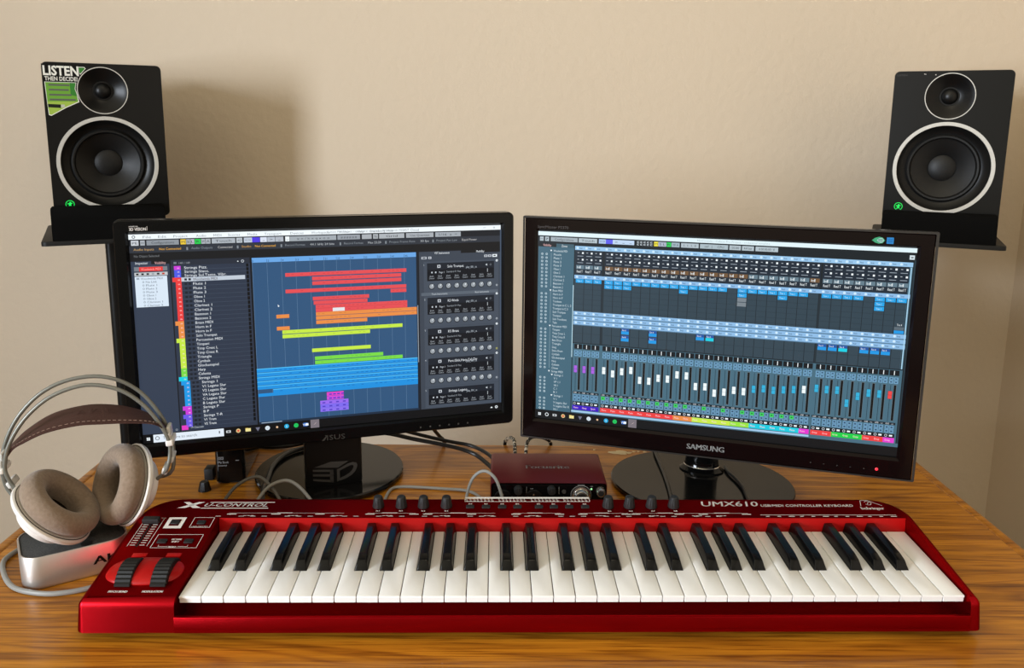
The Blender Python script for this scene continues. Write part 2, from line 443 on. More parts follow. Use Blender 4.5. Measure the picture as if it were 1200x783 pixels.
# ------------------------------------------------------------------ monitor speakers on stands
def make_speaker(label, loc, rz, h, sticker):
    t = thing('studio_speaker', label, 'speaker', loc, rz, 'pair of studio speakers')
    W, D = 0.200, 0.24
    TW, WF = (-0.0025, 0.0935), (-0.002, -0.0405)
    cab = MB()
    o2 = rrect(W, h, 0.009, 5)
    # open-fronted shell: front rim rounded
    n = len(o2)
    rings = [(0.994, 0.0), (1.0, 0.003), (1.0, D - 0.004), (0.97, D)]
    vs, fs = [], []
    for k, y in rings:
        vs += [(x * k, y, z * k) for x, z in o2]
    for a in range(len(rings) - 1):
        for i in range(n):
            j = (i + 1) % n
            fs.append((a * n + i, (a + 1) * n + i, (a + 1) * n + j, a * n + j))
    fs.append([(len(rings) - 1) * n + i for i in range(n)][::-1])
    cab.add(vs, [f[::-1] for f in fs])
    cab.build('cabinet', M_cabinet, t)
    # baffle with two holes
    b = MB()
    v2, f2 = tess([[(x * 0.994, z * 0.994) for x, z in o2], circle(0.0425, 48, *TW)[::-1], circle(0.087, 64, *WF)[::-1]])
    b.add([(x, 0, z) for x, z in v2], f2)
    b.build('front_baffle', M_baffle, t, flat=True)
    def at(c, dz=0.0): return Matrix.Translation((c[0], 0, c[1])) @ FRONT
    # tweeter: waveguide > ring, dome
    wg = MB().lathe([(0.0425, 0), (0.0405, -0.0006), (0.034, -0.0042), (0.026, -0.0088), (0.0190, -0.0125), (0.0170, -0.013)], 48, at(TW)).build('tweeter_waveguide', M_baffle, t)
    MB().lathe([(0.0428, -0.0002), (0.0428, 0.0009), (0.0413, 0.0009), (0.0413, -0.0004)], 64, at(TW)).build('trim_ring', M_ring, wg)
    MB().lathe([(0.0172, -0.0132), (0.0168, -0.0115), (0.0150, -0.0115), (0.0148, -0.0125), (0.0135, -0.0095), (0.0105, -0.0058), (0.0060, -0.0034), (0, -0.0025)], 40, at(TW)).build('tweeter_dome', M_black_satin, wg)
    # woofer: frame > ring, surround, cone, dust cap
    wo = MB().lathe([(0.087, 0), (0.0798, -0.0002), (0.0770, -0.004), (0.0700, -0.0115), (0.0640, -0.0135)], 64, at(WF)).build('woofer_frame', M_black_satin, t)
    MB().lathe([(0.0870, -0.0003), (0.0868, 0.0014), (0.0804, 0.0014), (0.0798, -0.0004)], 80, at(WF)).build('trim_ring', M_ring, wo)
    MB().lathe([(0.0645, -0.0135), (0.0635, -0.0105), (0.0610, -0.0085), (0.0580, -0.0088), (0.0560, -0.0115), (0.0552, -0.0150)], 64, at(WF)).build('surround', M_rubber, wo)
    MB().lathe([(0.0555, -0.0150), (0.0440, -0.0205), (0.0330, -0.0270), (0.0242, -0.0335)], 64, at(WF)).build('woofer_cone', M_cone, wo)
    MB().lathe([(0.0245, -0.0335), (0.0240, -0.0318), (0.0190, -0.0292), (0.0120, -0.0275), (0.0060, -0.0268), (0, -0.0266)], 48, at(WF)).build('dust_cap', M_cone, wo)
    # lit round emblem, lower left
    lg = MB()
    c = (-0.0725, -0.1155)
    Mx = Matrix.Translation((c[0], -0.0004, c[1])) @ FRONT
    k = 40
    arc = [R(-62 + 304 * i / k) for i in range(k + 1)]
    r0, r1 = 0.0064, 0.0075
    for a, b_ in zip(arc, arc[1:]):
        lg.poly([(r0 * math.cos(a), r0 * math.sin(a), 0), (r1 * math.cos(a), r1 * math.sin(a), 0), (r1 * math.cos(b_), r1 * math.sin(b_), 0), (r0 * math.cos(b_), r0 * math.sin(b_), 0)], Mx)
    fig = [(-0.0016, -0.0052), (-0.0002, -0.0024), (0.0016, -0.0046), (0.0028, -0.0040), (0.0016, -0.0010), (0.0022, 0.0006), (0.0044, 0.0012), (0.0040, 0.0024), (0.0020, 0.0022), (0.0018, 0.0040), (0.0002, 0.0046), (-0.0010, 0.0034), (-0.0012, 0.0018), (-0.0036, 0.0022), (-0.0046, 0.0006), (-0.0036, 0.0000), (-0.0018, 0.0004), (-0.0020, -0.0020), (-0.0034, -0.0044)]
    v2, f2 = tess([fig]); lg.add([(x, y, 0) for x, y in v2], f2, Mx)
    lg.build('lit_emblem', M_green_led, t, flat=True)
    if sticker:
        st = MB()
        WHT, GRN, DKG, BLK = S(232, 232, 224), S(110, 165, 60), S(58, 128, 52), S(16, 16, 16)
        LIME = S(160, 190, 80); GRY = S(96, 100, 92)
        Q = lambda pts, d, col: st.add([(x, -d, z) for x, z in pts], tess([pts])[1], None, 0, col)
        Q([(-0.0995, 0.1385), (-0.030, 0.1385), (-0.027, 0.1325), (-0.0375, 0.1205), (-0.0430, 0.1060), (-0.0470, 0.0950), (-0.0448, 0.0860), (-0.0425, 0.0715), (-0.0650, 0.0605), (-0.0905, 0.0455), (-0.0945, 0.0475)], 0.00025, BLK)
        Q([(-0.0398, 0.1350), (-0.0300, 0.1350), (-0.0278, 0.1322), (-0.0375, 0.1210), (-0.0390, 0.1230)], 0.0004, WHT)
        Q([(-0.0394, 0.1338), (-0.0308, 0.1338), (-0.0292, 0.1320), (-0.0374, 0.1226), (-0.0388, 0.1240)], 0.0005, DKG)
        Q([(-0.0966, 0.1068), (-0.0452, 0.1068), (-0.0475, 0.0955), (-0.0450, 0.0860), (-0.0428, 0.0718), (-0.0650, 0.0610), (-0.0900, 0.0462), (-0.0940, 0.0478)], 0.0004, WHT)
        Q([(-0.0954, 0.1060), (-0.0464, 0.1060), (-0.0487, 0.0955), (-0.0462, 0.0860), (-0.0446, 0.0726), (-0.0650, 0.0628), (-0.0720, 0.0590), (-0.0940, 0.0590)], 0.0005, GRN)
        Q([(-0.0560, 0.1060), (-0.0464, 0.1060), (-0.0487, 0.0955), (-0.0462, 0.0860), (-0.0456, 0.0820), (-0.0560, 0.0840)], 0.0006, DKG)
        Q([(-0.0942, 0.0720), (-0.0446, 0.0726), (-0.0650, 0.0628), (-0.0895, 0.0482), (-0.0930, 0.0488)], 0.0006, LIME)
        for z, w in ((0.1015, 0.034), (0.0930, 0.032), (0.0840, 0.036), (0.0755, 0.042)):
            Q([(-0.0905, z - 0.0016), (-0.0905 + w, z - 0.0016), (-0.0905 + w, z + 0.0016), (-0.0905, z + 0.0016)], 0.0007, GRY)
        Q([(-0.0938, 0.0615), (-0.0735, 0.0605), (-0.0735, 0.0668), (-0.0938, 0.0675)], 0.0007, S(30, 34, 28))
        Q([(-0.0730, 0.0605), (-0.0665, 0.0625), (-0.0672, 0.0668), (-0.0730, 0.0668)], 0.0007, S(190, 194, 180))
        st.text('LISTEN', 0.0168, Matrix.Translation((-0.0975, -0.0007, 0.1190)) @ FRONT, 0, WHT, bold=0.045, fit=0.0575)
        st.text('THEN DECIDE!', 0.0074, Matrix.Translation((-0.0958, -0.0007, 0.1092)) @ FRONT, 0, WHT, bold=0.025, fit=0.0530)
        o = st.build('sticker', M_printed, t, flat=True)
        o['label'] = 'green and white sticker reading LISTEN THEN DECIDE!'
    else:
        fl = MB()
        for x, z, w in ((-0.0490, 0.1345, 0.0016), (-0.0470, 0.1342, 0.0012), (-0.0300, 0.1330, 0.0016)):
            fl.box((x, -0.0002, z), (w, 0.0004, 0.0012))
        fl.build('paint_fleck', M_white_print, t, flat=True)
        MB().text('LISTEN', 0.0030, Matrix.Translation((-0.0955, -0.0002, 0.1315)) @ FRONT, fit=0.017).build('front_lettering', M_dim_print, t, flat=True)
    return t

def make_pad(label, loc, rz, x0, x1, lip):
    """foam wedge: base under the cabinet and a raised front lip"""
    t = thing('foam_speaker_pad', label, 'speaker pad', loc, rz, 'foam pads under the speakers')
    prof = [(-0.034, -0.0375), (0.235, -0.0375), (0.235, -0.0010), (-0.0030, -0.0010), (-0.0036, 0.0215), (-0.0060, 0.0240), (-0.0110, 0.0245), (-0.024, 0.0220), (-0.0285, 0.0165), (-0.031, 0.000)]
    prof = [(y, z * lip / 0.0245 if z > 0 else z) for y, z in prof]
    b = MB(); n = len(prof); w = x1 - x0; c = (x0 + x1) / 2
    xs = [(-w / 2, 0.94), (-w / 2 + 0.003, 1.0), (w / 2 - 0.003, 1.0), (w / 2, 0.94)]
    vs, fs = [], []
    for x, k in xs:
        vs += [(c + x, y, (z + 0.0375) * (k if z > 0 else 1) - 0.0375) for y, z in prof]
    for a in range(len(xs) - 1):
        for i in range(n):
            j = (i + 1) % n
            fs.append((a * n + i, a * n + j, (a + 1) * n + j, (a + 1) * n + i))
    _, tf = tess([prof])
    tt = [list(f) for f in tf]
    fs += tt + [[(len(xs) - 1) * n + i for i in f][::-1] for f in tt]
    b.add(vs, fs)
    bmx = bmesh.new(); tmp = bpy.data.meshes.new('x'); tmp.from_pydata([tuple(v) for v in b.v], [], b.f); bmx.from_mesh(tmp); bpy.data.meshes.remove(tmp)
    bmesh.ops.recalc_face_normals(bmx, faces=bmx.faces[:])
    MB().bm(bmx).build('foam_block', M_foam, t, sharp=50)
    return t

def make_stand(label, loc, rz, pole_xy, zt):
    """floor stand: base plate, pole, top plate (loc at the foot of the pole)"""
    t = thing('speaker_stand', label, 'speaker stand', loc, rz, 'speaker stands behind the desk')
    h = zt - FLOOR_Z
    MB().prism(rrect(0.26, 0.26, 0.02), 0.0, 0.012, bev=0.004).build('base_plate', M_black_satin, t)
    p = MB().prism(rrect(0.040, 0.040, 0.010, 4), 0.012, h - 0.008)
    p.box((0, -0.0202, h / 2), (0.006, 0.0016, h - 0.03))
    p.build('pole', M_black_satin, t)
    MB().lathe([(0, 0.012), (0.034, 0.012), (0.034, 0.020), (0.028, 0.028), (0.0, 0.028)], 32).build('collar', M_black_satin, t)
    x, y = pole_xy
    MB().prism(rrect(0.232, 0.29, 0.010, 4, x, y), h - 0.0085, h, bev=0.002).build('top_plate', M_black_matte, t)
    return t

for label, plabel, slabel, loc, rz, h, stk, px in (
        ('black speaker with green LISTEN sticker, left of the left monitor', 'black foam pad under the speaker with the sticker', 'black stand rising behind left edge of the left monitor', (-0.751, 1.592, 0.502), R(26.15), 0.285, True, (-0.105, 0.089)),
        ('plain black speaker without sticker, above right monitor corner', 'black foam pad under the speaker without a sticker', 'black stand holding the sticker-free speaker, mostly behind the right monitor', (0.829, 1.588, 0.508), R(-24.5), 0.281, False, (-0.0995, 0.0965))):
    Mw = frame(loc, rz)
    make_speaker(label, loc, rz, h, stk)
    zb = loc[2] - h / 2
    make_pad(plabel, (loc[0], loc[1], zb + 0.0009), rz, px[0], px[1], 0.0240 if stk else 0.0170)
    zt = zb + 0.0009 - 0.0375
    foot = Mw @ Vector((0.001 if stk else -0.075, 0.105, 0)); foot.z = FLOOR_Z
    c = Mw @ Vector(((px[0] + px[1]) / 2, 0.105, 0)); d = Matrix.Rotation(-rz, 3, 'Z') @ Vector((c.x - foot.x, c.y - foot.y, 0))
    make_stand(slabel, foot, rz, (d.x, d.y), zt - 0.0002)
# ------------------------------------------------------------------ computer monitors
SW, SH = 0.5098, 0.2868

def monitor_shell(t, Ms, x0, x1, z0, z1, rad, m_bez, m_back, depth, lip, open_z0):
    """bezel ring, lip and housing in screen coordinates (origin at display centre, front plane y = 0)"""
    cx, cz, w, h = (x0 + x1) / 2, (z0 + z1) / 2, x1 - x0, z1 - z0
    outer = rrect(w, h, rad, 6, cx, cz)
    ow, oh = SW / 2 + 0.0035, SH / 2 + 0.0035
    hole = [(-ow, open_z0), (ow, open_z0), (ow, oh), (-ow, oh)]
    b = MB()
    ins = rrect(w - 0.003, h - 0.003, max(rad - 0.0015, 0.0006), 6, cx, cz)
    v2, f2 = tess([ins, hole[::-1]])
    Y0 = -0.0035
    b.add([(x, Y0, z) for x, z in v2], f2)
    n = len(outer)
    rings = [(ins, Y0), (outer, Y0 + 0.0018), (outer, 0.016)]
    vs, fs = [], []
    for o2, y in rings: vs += [(x, y, z) for x, z in o2]
    for a in range(2):
        for i in range(n):
            j = (i + 1) % n
            fs.append((a * n + i, a * n + j, (a + 1) * n + j, (a + 1) * n + i))
    b.add(vs, fs)
    vs, fs = [], []
    for y, k in ((Y0, 0.0), (0.0008, lip)):
        vs += [(-ow + k, y, open_z0 + k), (ow - k, y, open_z0 + k), (ow - k, y, oh - k), (-ow + k, y, oh - k)]
    for i in range(4):
        j = (i + 1) % 4
        fs.append((i, 4 + i, 4 + j, j))
    b.add(vs, fs)
    bz = b.build('bezel', m_bez, t, matrix=Ms)
    hb = MB(); o3 = rrect(w + 0.003, h, rad, 6, cx, cz)
    rings = [(1.0, 0.010), (1.0, 0.022), (0.90, depth - 0.006), (0.84, depth)]
    vs, fs = [], []
    for k, y in rings: vs += [(cx + (x - cx) * k, y, cz + (z - cz) * k) for x, z in o3]
    n = len(o3)
    for a in range(len(rings) - 1):
        for i in range(n):
            j = (i + 1) % n
            fs.append((a * n + i, a * n + j, (a + 1) * n + j, (a + 1) * n + i))
    fs.append(list(range(n))); fs.append([(len(rings) - 1) * n + i for i in range(n)][::-1])
    hb.add(vs, fs)
    hb.build('back_housing', m_back, t, matrix=Ms)
    return bz

class UI(MB):
    """flat display picture in (u, v): u right 0..1, v down 0..1"""
    def p(self, u, v, l): return ((u - 0.5) * SW, -0.00012 * l, (0.5 - v) * SH)
    def r(self, u0, v0, u1, v1, c, l=1):
        return self.poly([self.p(u0, v1, l), self.p(u1, v1, l), self.p(u1, v0, l), self.p(u0, v0, l)], col=c)
    def t(self, u, v, s, h, c, l=3, align='LEFT', fit=None):
        """text with its middle height at v, h in v units"""
        M = Matrix.Translation(self.p(u, v + h / 2, l)) @ FRONT
        return self.text(s, h * SH, M, 0, c, align, fit=None if fit is None else fit * SW)
    def disc(self, u, v, rad, c, l=3, n=12):
        return self.poly([self.p(u + rad * math.cos(2 * PI * i / n), v + rad * SW / SH * math.sin(2 * PI * i / n), l) for i in range(n)], col=c)
    def ring(self, u, v, rad, c, l=3, n=12, k=0.6):
        for i in range(n):
            a, b = 2 * PI * i / n, 2 * PI * (i + 1) / n
            q = lambda t, r: self.p(u + r * math.cos(t), v - r * SW / SH * math.sin(t), l)
            self.poly([q(a, rad * k), q(a, rad), q(b, rad), q(b, rad * k)], col=c)

W_ = S(238, 246, 250); LG = S(190, 198, 206); MG = S(150, 158, 166); DK = S(24, 26, 30); SL = S(48, 54, 64); TXT = S(228, 234, 240); DIM = S(130, 138, 146)
RED, ORG, LIM, GRE, CYA, BLU, PUR, MAG = S(232, 62, 62), S(230, 140, 70), S(196, 230, 70), S(120, 215, 70), S(20, 205, 225), S(30, 150, 225), S(105, 90, 225), S(200, 60, 215)

def taskbar(ui, v0, v1, search, tail):
    ui.r(0, v0, 1, v1, S(14, 15, 18), 1)
    vc = (v0 + v1) / 2
    x = 0.0135
    for i in (0, 1):
        for j in (0, 1):
            ui.r(x - .004 + .0045 * i, vc - .007 + .008 * j, x - .0003 + .0045 * i, vc - .0005 + .008 * j, W_, 3)
    if search:
        ui.r(0.026, v0 + .003, 0.205, v1 - .001, S(222, 232, 242), 2)
        ui.ring(0.036, vc, .0055, S(40, 44, 50), 3, 14, .75)
        ui.t(0.050, vc, 'Type here to search', .014, S(110, 120, 130), 3, fit=.085)
        ui.r(0.192, vc - .008, 0.195, vc + .005, S(90, 96, 104), 3)
        x = 0.217
    else:
        ui.ring(0.036, vc, .0055, W_, 3, 14, .7)
        x = 0.060
    cols = [S(205, 210, 214), S(214, 190, 130), S(236, 222, 150), S(110, 112, 132), S(210, 222, 232), S(228, 190, 150), S(40, 170, 220), S(30, 190, 90), S(50, 110, 200)]
    for i, c in enumerate(cols):
        xx = x + i * 0.0258
        if i == 0: ui.r(xx - .006, vc - .006, xx + .006, vc + .006, c, 2); ui.r(xx - .003, vc - .003, xx + .003, vc + .003, DK, 3)
        elif i == 2: ui.r(xx - .007, vc - .008, xx + .007, vc + .008, c, 2); ui.r(xx - .007, vc - .010, xx, vc - .007, S(220, 190, 90), 3)
        elif i == 1: ui.disc(xx, vc, .006, c, 2); ui.disc(xx, vc, .003, S(220, 70, 60), 3)
        elif i == 3: ui.poly([ui.p(xx - .006, vc - .008, 2), ui.p(xx, vc + .012, 2), ui.p(xx + .006, vc - .008, 2)][::1], col=c)
        elif i == 5: ui.disc(xx, vc, .003, c, 2)
        elif i == 8: ui.r(xx - .006, vc - .009, xx + .006, vc + .009, c, 2); ui.r(xx, vc - .006, xx + .008, vc + .006, W_, 3); ui.t(xx - .003, vc, 'W', .011, W_, 4, 'CENTER')
        else: ui.disc(xx, vc, .0065, c, 2); ui.t(xx, vc, 'S' if i == 6 else '-', .010, W_ if i == 6 else DK, 3, 'CENTER')
    xx = x + 9 * .0258
    ui.r(xx - .012, v0, xx + .012, v1, S(120, 112, 120), 2)
    ui.poly([ui.p(xx - .004, vc + .006, 3), ui.p(xx + .005, vc - .008, 3), ui.p(xx + .001, vc + .001, 3)], col=S(210, 190, 190))
    if tail:
        ui.poly([ui.p(.966, vc + .004, 3), ui.p(.970, vc - .004, 3), ui.p(.974, vc + .004, 3)], col=W_)
        ui.ring(.985, vc, .0045, W_, 3, 8, .55)

def toolbar(ui, items, v0, v1):
    for (u0, u1, c, s) in items:
        ui.r(u0, v0, u1, v1, c, 2)
        if s: ui.t((u0 + u1) / 2, (v0 + v1) / 2, s, .011, S(50, 54, 60), 3, 'CENTER', fit=min((u1 - u0) * .7, .008 * len(s)))

def left_picture():
    ui = UI()
    ui.r(0, 0, 1, 1, S(26, 28, 33), 0)
    ui.r(0, 0, .998, .0235, W_, 1)
    ui.ring(.012, .012, .0042, S(60, 66, 72), 2, 10)
    x = .034
    for s in ('File', 'Edit', 'Project', 'Audio', 'MIDI', 'Scores', 'Media', 'Transport', 'Devices', 'Workspaces', 'Window', 'Help', 'Steinberg Hub', 'VST Cloud'):
        w = .0062 * len(s); ui.t(x, .013, s, .012, S(130, 138, 146), 2, fit=w * .8); x += w + .012
    ui.t(.50, .012, 'Cubase Pro Project - orchestral template - Woodwinds MIDI', .010, S(150, 158, 166), 2, fit=.215)
    ui.r(.945, .011, .953, .0125, S(90, 96, 100), 2); ui.ring(.978, .012, .003, S(90, 96, 100), 2, 4)
    # toolbar
    ui.r(0, .0235, 1, .0545, S(30, 33, 39), 1)
    G1 = S(168, 175, 182)
    toolbar(ui, [(.005, .023, S(200, 206, 212), 'PE'), (.027, .038, G1, '='), (.042, .120, S(140, 147, 155), 'Configurations'), (.124, .137, S(235, 200, 60), 'M'), (.138, .148, G1, 'S'), (.149, .158, S(185, 180, 195), 'L'), (.159, .174, S(40, 205, 80), 'R'), (.175, .185, G1, 'W'), (.186, .198, G1, 'A'),
                 (.201, .260, S(172, 180, 188), 'Touch'), (.263, .278, S(188, 196, 204), 'AQ'), (.282, .303, S(190, 200, 215), '<< >>'), (.303, .323, S(80, 60, 225), ''), (.324, .341, S(215, 222, 238), '.'), (.342, .362, S(180, 188, 200), '>'), (.363, .384, S(175, 182, 192), '.'),
                 (.389, .400, W_, '.'), (.401, .525, S(160, 168, 175), 'x n / k x q x o o'), (.528, .590, S(150, 157, 165), '# # # # # #'), (.595, .622, S(168, 174, 180), ''), (.626, .640, S(168, 174, 180), '%'), (.643, .714, S(172, 178, 184), 'Grid'), (.719, .798, S(165, 171, 178), 'Use Quantize'), (.803, .878, S(160, 167, 175), '1/16  a  =')], .0285, .052)
    # status line
    ui.r(0, .0545, 1, .086, S(48, 53, 62), 1)
    x = .010
    for s, c in (('Audio Inputs', S(200, 160, 100)), ('Not Connected', S(240, 176, 60)), ('|', DIM), ('Audio Outputs', DIM), ('Connected', S(190, 190, 190)), ('|', DIM), ('Studio', S(200, 150, 80)), ('Not Connected', S(240, 176, 60)), ('|', DIM), ('Record Format', DIM), ('44.1 kHz 24 bits', S(180, 186, 192)), ('|', DIM), ('Record Format', DIM), ('Max 23:20', S(180, 186, 192)), ('|', DIM), ('Project Frame Rate', DIM), ('30 fps', S(180, 186, 192)), ('|', DIM), ('Project Pan Law', DIM), ('Equal Power', S(190, 190, 190))):
        w = .0045 * len(s); ui.t(x, .070, s, .011, c, 2, fit=w * .9); x += w + .0075
    ui.r(0, .086, 1, .1215, S(24, 25, 28), 1)
    ui.t(.010, .101, 'No Object Selected', .011, S(120, 124, 128), 2, fit=.060)
    # inspector
    ui.r(.001, .126, .0935, .956, S(52, 62, 80), 1)
    ui.r(.050, .123, .0935, .140, S(24, 25, 28), 2)
    ui.t(.012, .133, 'Inspector', .012, TXT, 3, fit=.030); ui.t(.058, .134, 'Visibility', .012, S(230, 180, 180), 3, fit=.027)
    ui.r(.008, .151, .088, .171, S(120, 126, 134), 2); ui.r(.020, .152, .077, .172, S(228, 52, 52), 3); ui.t(.024, .162, 'Woodwinds MIDI', .012, S(255, 170, 165), 4, fit=.048)
    ui.r(.008, .177, .088, .193, S(190, 194, 198), 2)
    for i, c in enumerate((DK, DK, DK, MG, DK, S(190, 60, 40))): ui.r(.012 + .0125 * i, .181, .018 + .0125 * i, .189, c, 3)
    ui.r(.008, .196, .086, .340, S(214, 228, 242), 2)
    for i, s in enumerate(('Woodwinds MIDI', 'No Link', 'Flute 1', 'Flute 2', 'Flute 3', 'Oboe 1', 'Oboe 2', 'Clarinet 1', 'Clarinet 2')):
        v = .206 + .0158 * i
        ui.t(.022 if i == 0 else .034, v, s, .010, S(90, 104, 120), 3, fit=.0038 * len(s))
        if i: ui.ring(.028, v, .0025, S(120, 136, 150), 3, 8)
        else: ui.r(.012, v - .005, .019, v + .004, S(150, 164, 178), 3)
    ui.ring(.0855, .945, .003, MG, 3, 8)
    # track list
    ui.r(.0965, .124, .2945, .956, S(46, 55, 72), 1)
    ui.r(.0965, .124, .2945, .150, S(40, 46, 58), 2)
    ui.r(.104, .133, .111, .143, S(110, 120, 130), 3); ui.t(.117, .139, '149 / 149', .010, S(150, 156, 164), 3, fit=.027)
    ui.poly([ui.p(.262, .142, 3), ui.p(.264, .136, 3), ui.p(.266, .142, 3)], col=W_); ui.ring(.276, .140, .004, LG, 3, 10)
    names = [('Strings Pizz.', MAG, 0), ('Strings Stacc.', S(75, 90, 225), 0), ('Strings Sul.Tasto, Vibr.', S(75, 90, 225), 0), ('Woodwinds MIDI', RED, 2), ('Flute 1', RED, 1), ('Flute 2', RED, 1), ('Flute 3', RED, 1), ('Oboe 1', RED, 1), ('Oboe 2', RED, 1), ('Clarinet 1', RED, 1), ('Clarinet 2', RED, 1), ('Bassoon 1', RED, 1), ('Bassoon 2', RED, 1),
             ('Brass MIDI', ORG, 3), ('Horn in F', ORG, 1), ('Horn in F', ORG, 1), ('Solo Trumpet', ORG, 1), ('Percussion MIDI', LIM, 3), ('Timpani', LIM, 1), ('Timp Cresc L', LIM, 1), ('Timp Cresc R', LIM, 1), ('Triangle', LIM, 1), ('Cymbals', LIM, 1), ('Glockenspiel', LIM, 1), ('Harp', GRE, 1), ('Celesta', GRE, 1),
             ('Strings MIDI', CYA, 3), ('Strings 1', BLU, 4), ('V1 Legato Slur', BLU, 5), ('V2 Legato Slur', BLU, 5), ('VA Legato Slur', BLU, 5), ('C Legato Slur', BLU, 5), ('B Legato Slur', BLU, 5), ('Strings P', MAG, 4), ('B P', MAG, 5), ('Strings T-R', PUR, 4), ('V1 Trem', PUR, 5), ('VS Trem', PUR, 5)]
    v = .1525
    for i, (s, c, k) in enumerate(names):
        h = .0182 if i < 3 else .02085
        vc = v + h / 2
        u0 = {0: .104, 1: .106, 2: .0985, 3: .099, 4: .104, 5: .1105}[k]
        u1 = {0: .1205, 1: .1205, 2: .1205, 3: .1205, 4: .1265, 5: .1265}[k]
        if k == 2:
            ui.r(.1205, v + .0005, .2805, v + h - .0005, S(190, 200, 212), 2)
        ui.r(u0, v, u1, v + h, c, 3)
        ui.r(.1205, v + h - .0012, .2845, v + h, S(70, 82, 100), 2)
        ui.t(u1 - .006, vc, 'm', .009, S(255, 225, 225), 4, 'CENTER')
        tu = .129 if k == 0 else (.149 + (.012 if k in (4, 5) else 0) * .6)
        ui.t(tu, vc, s, .0128, S(60, 40, 44) if k == 2 else TXT, 4, fit=.0043 * len(s) + .001)
        if k:
            for q in (.128, .138): ui.r(q + (.004 if k > 3 else 0), vc - .005, q + .006 + (.004 if k > 3 else 0), vc + .005, S(28, 33, 42), 3)
        ui.r(.2845, v, .2905, v + h * .8, S(10, 12, 16), 2)
        v += h
    ui.r(.1165 - .018, .927, .115, .950, S(225, 60, 190), 3); ui.t(.122, .940, '19 Channels', .010, LG, 4, fit=.032)
    ui.r(.2945, .124, .2995, .956, S(20, 22, 27), 1)
    # arrangement
    RD2 = S(226, 78, 84)
    ui.r(.2995, .127, .7495, .956, S(48, 84, 122), 1)
    ui.r(.2995, .127, .7465, .150, S(104, 164, 226), 2)
    for i in range(12):
        u = .300 + .0378 * i - (.004 if i > 5 else 0)
        ui.r(u, .150, u + .0008, .95, S(96, 128, 160), 2); ui.t(u + .003, .143, str(1 + 4 * i), .010, S(30, 50, 80), 3)
        ui.r(u, .135, u + .0008, .150, S(40, 70, 110), 3)
    ui.r(.7465, .127, .7525, .956, S(28, 34, 44), 2); ui.r(.7485, .40, .7505, .70, S(150, 160, 172), 3)
    for (u0, u1, v0, c) in ((.385, .718, .2065, RD2), (.456, .703, .230, RD2), (.456, .703, .253, RD2), (.384, .717, .288, RD2), (.672, .717, .309, RD2), (.456, .611, .330, RD2), (.458, .606, .351, RD2), (.463, .719, .371, RD2), (.463, .719, .3895, RD2),
                            (.463, .7465, .408, ORG), (.463, .7465, .428, ORG), (.463, .604, .4495, ORG), (.357, .391, .410, ORG), (.357, .391, .470, ORG),
                            (.371, .704, .4895, LIM), (.371, .611, .511, LIM), (.449, .612, .5905, LIM), (.456, .647, .632, GRE), (.456, .703, .6535, GRE)):
        ui.r(u0, v0, u1, v0 + .0185, c, 3)
        c2 = tuple(x * .72 for x in c[:3]) + (1,)
        ui.r(u0, v0 + .0165, u1, v0 + .0185, c2, 4)
        n = int((u1 - u0) / .012)
        for i in range(n):
            if random.random() < .45: ui.r(u0 + .004 + .012 * i, v0 + .007, u0 + .011 + .012 * i, v0 + .0095, c2, 4)
    ui.r(.509, .3895, .542, .407, S(225, 228, 232), 5)
    for i in range(6):
        v0 = .674 + .0215 * i
        ui.r(.299 if i != 5 else .340, v0, .7465, v0 + .0195, S(30, 142, 220), 3)
        ui.r(.299 if i != 5 else .340, v0, .7465, v0 + .004, S(80, 190, 245), 4)
        for k in range(30):
            if random.random() < .6: ui.r(.345 + .0132 * k, v0 + .010, .352 + .0132 * k, v0 + .0125, S(20, 100, 175), 4)
    ui.r(.300, .800, .7465, .816, S(30, 142, 220), 3)
    for v0, u0, u1, c in ((.8205, .485, .532, S(225, 65, 200)), (.841, .485, .532, S(205, 75, 215)), (.862, .466, .545, S(150, 105, 235)), (.8815, .466, .545, S(125, 105, 235)), (.901, .466, .545, S(135, 110, 235))):
        ui.r(u0, v0, u1, v0 + .019, c, 3)
        for k in range(4): ui.r(u0 + .006 + .019 * k * (u1 - u0) / .079, v0 + .008, u0 + .014 + .019 * k * (u1 - u0) / .079, v0 + .0145, S(80, 60, 190), 4)
    ui.poly([ui.p(.362, .359, 5), ui.p(.3625, .372, 5), ui.p(.3665, .368, 5)], col=W_)
    ui.r(.2995, .945, .7495, .956, S(30, 46, 66), 3); ui.r(.305, .948, .36, .952, S(150, 170, 190), 4)
    # right zone
    ui.r(.755, .1265, .996, .956, S(60, 68, 80), 1); ui.r(.878, .1215, .996, .139, S(24, 25, 28), 2)
    ui.t(.800, .134, 'VST Instruments', .012, TXT, 3, fit=.044); ui.t(.924, .132, 'MediaBay', .012, TXT, 3, fit=.024)
    for u0, u1 in ((.762, .777), (.782, .791), (.948, .958), (.960, .970)): ui.r(u0, .152, u1, .164, S(190, 196, 204), 2); ui.r(u0 + .003, .155, u1 - .003, .161, S(60, 66, 76), 3)
    ui.r(.973, .151, .987, .165, W_, 2); ui.r(.976, .155, .983, .161, DK, 3)
    for i, s in enumerate(('Solo Trumpet', 'KS Winds', 'KS Brass', 'Perc,Glck,Harp,Cel,Chr', 'Strings Legato')):
        v0 = (.186, .365, .527, .686, .848)[i]; hh = .092 if i == 0 else .088
        ui.r(.768, v0 - .008, .992, v0 + (.152 if i < 4 else .105), S(68, 77, 90), 2)
        ui.r(.778, v0, .978, v0 + hh, S(16, 20, 28), 3)
        ui.r(.778, v0, .978, v0 + .034, S(28, 34, 44), 4)
        ui.r(.808, v0 + .010, .817, v0 + .025, S(205, 212, 220), 5); ui.r(.8105, v0 + .013, .8145, v0 + .022, S(40, 44, 50), 6)
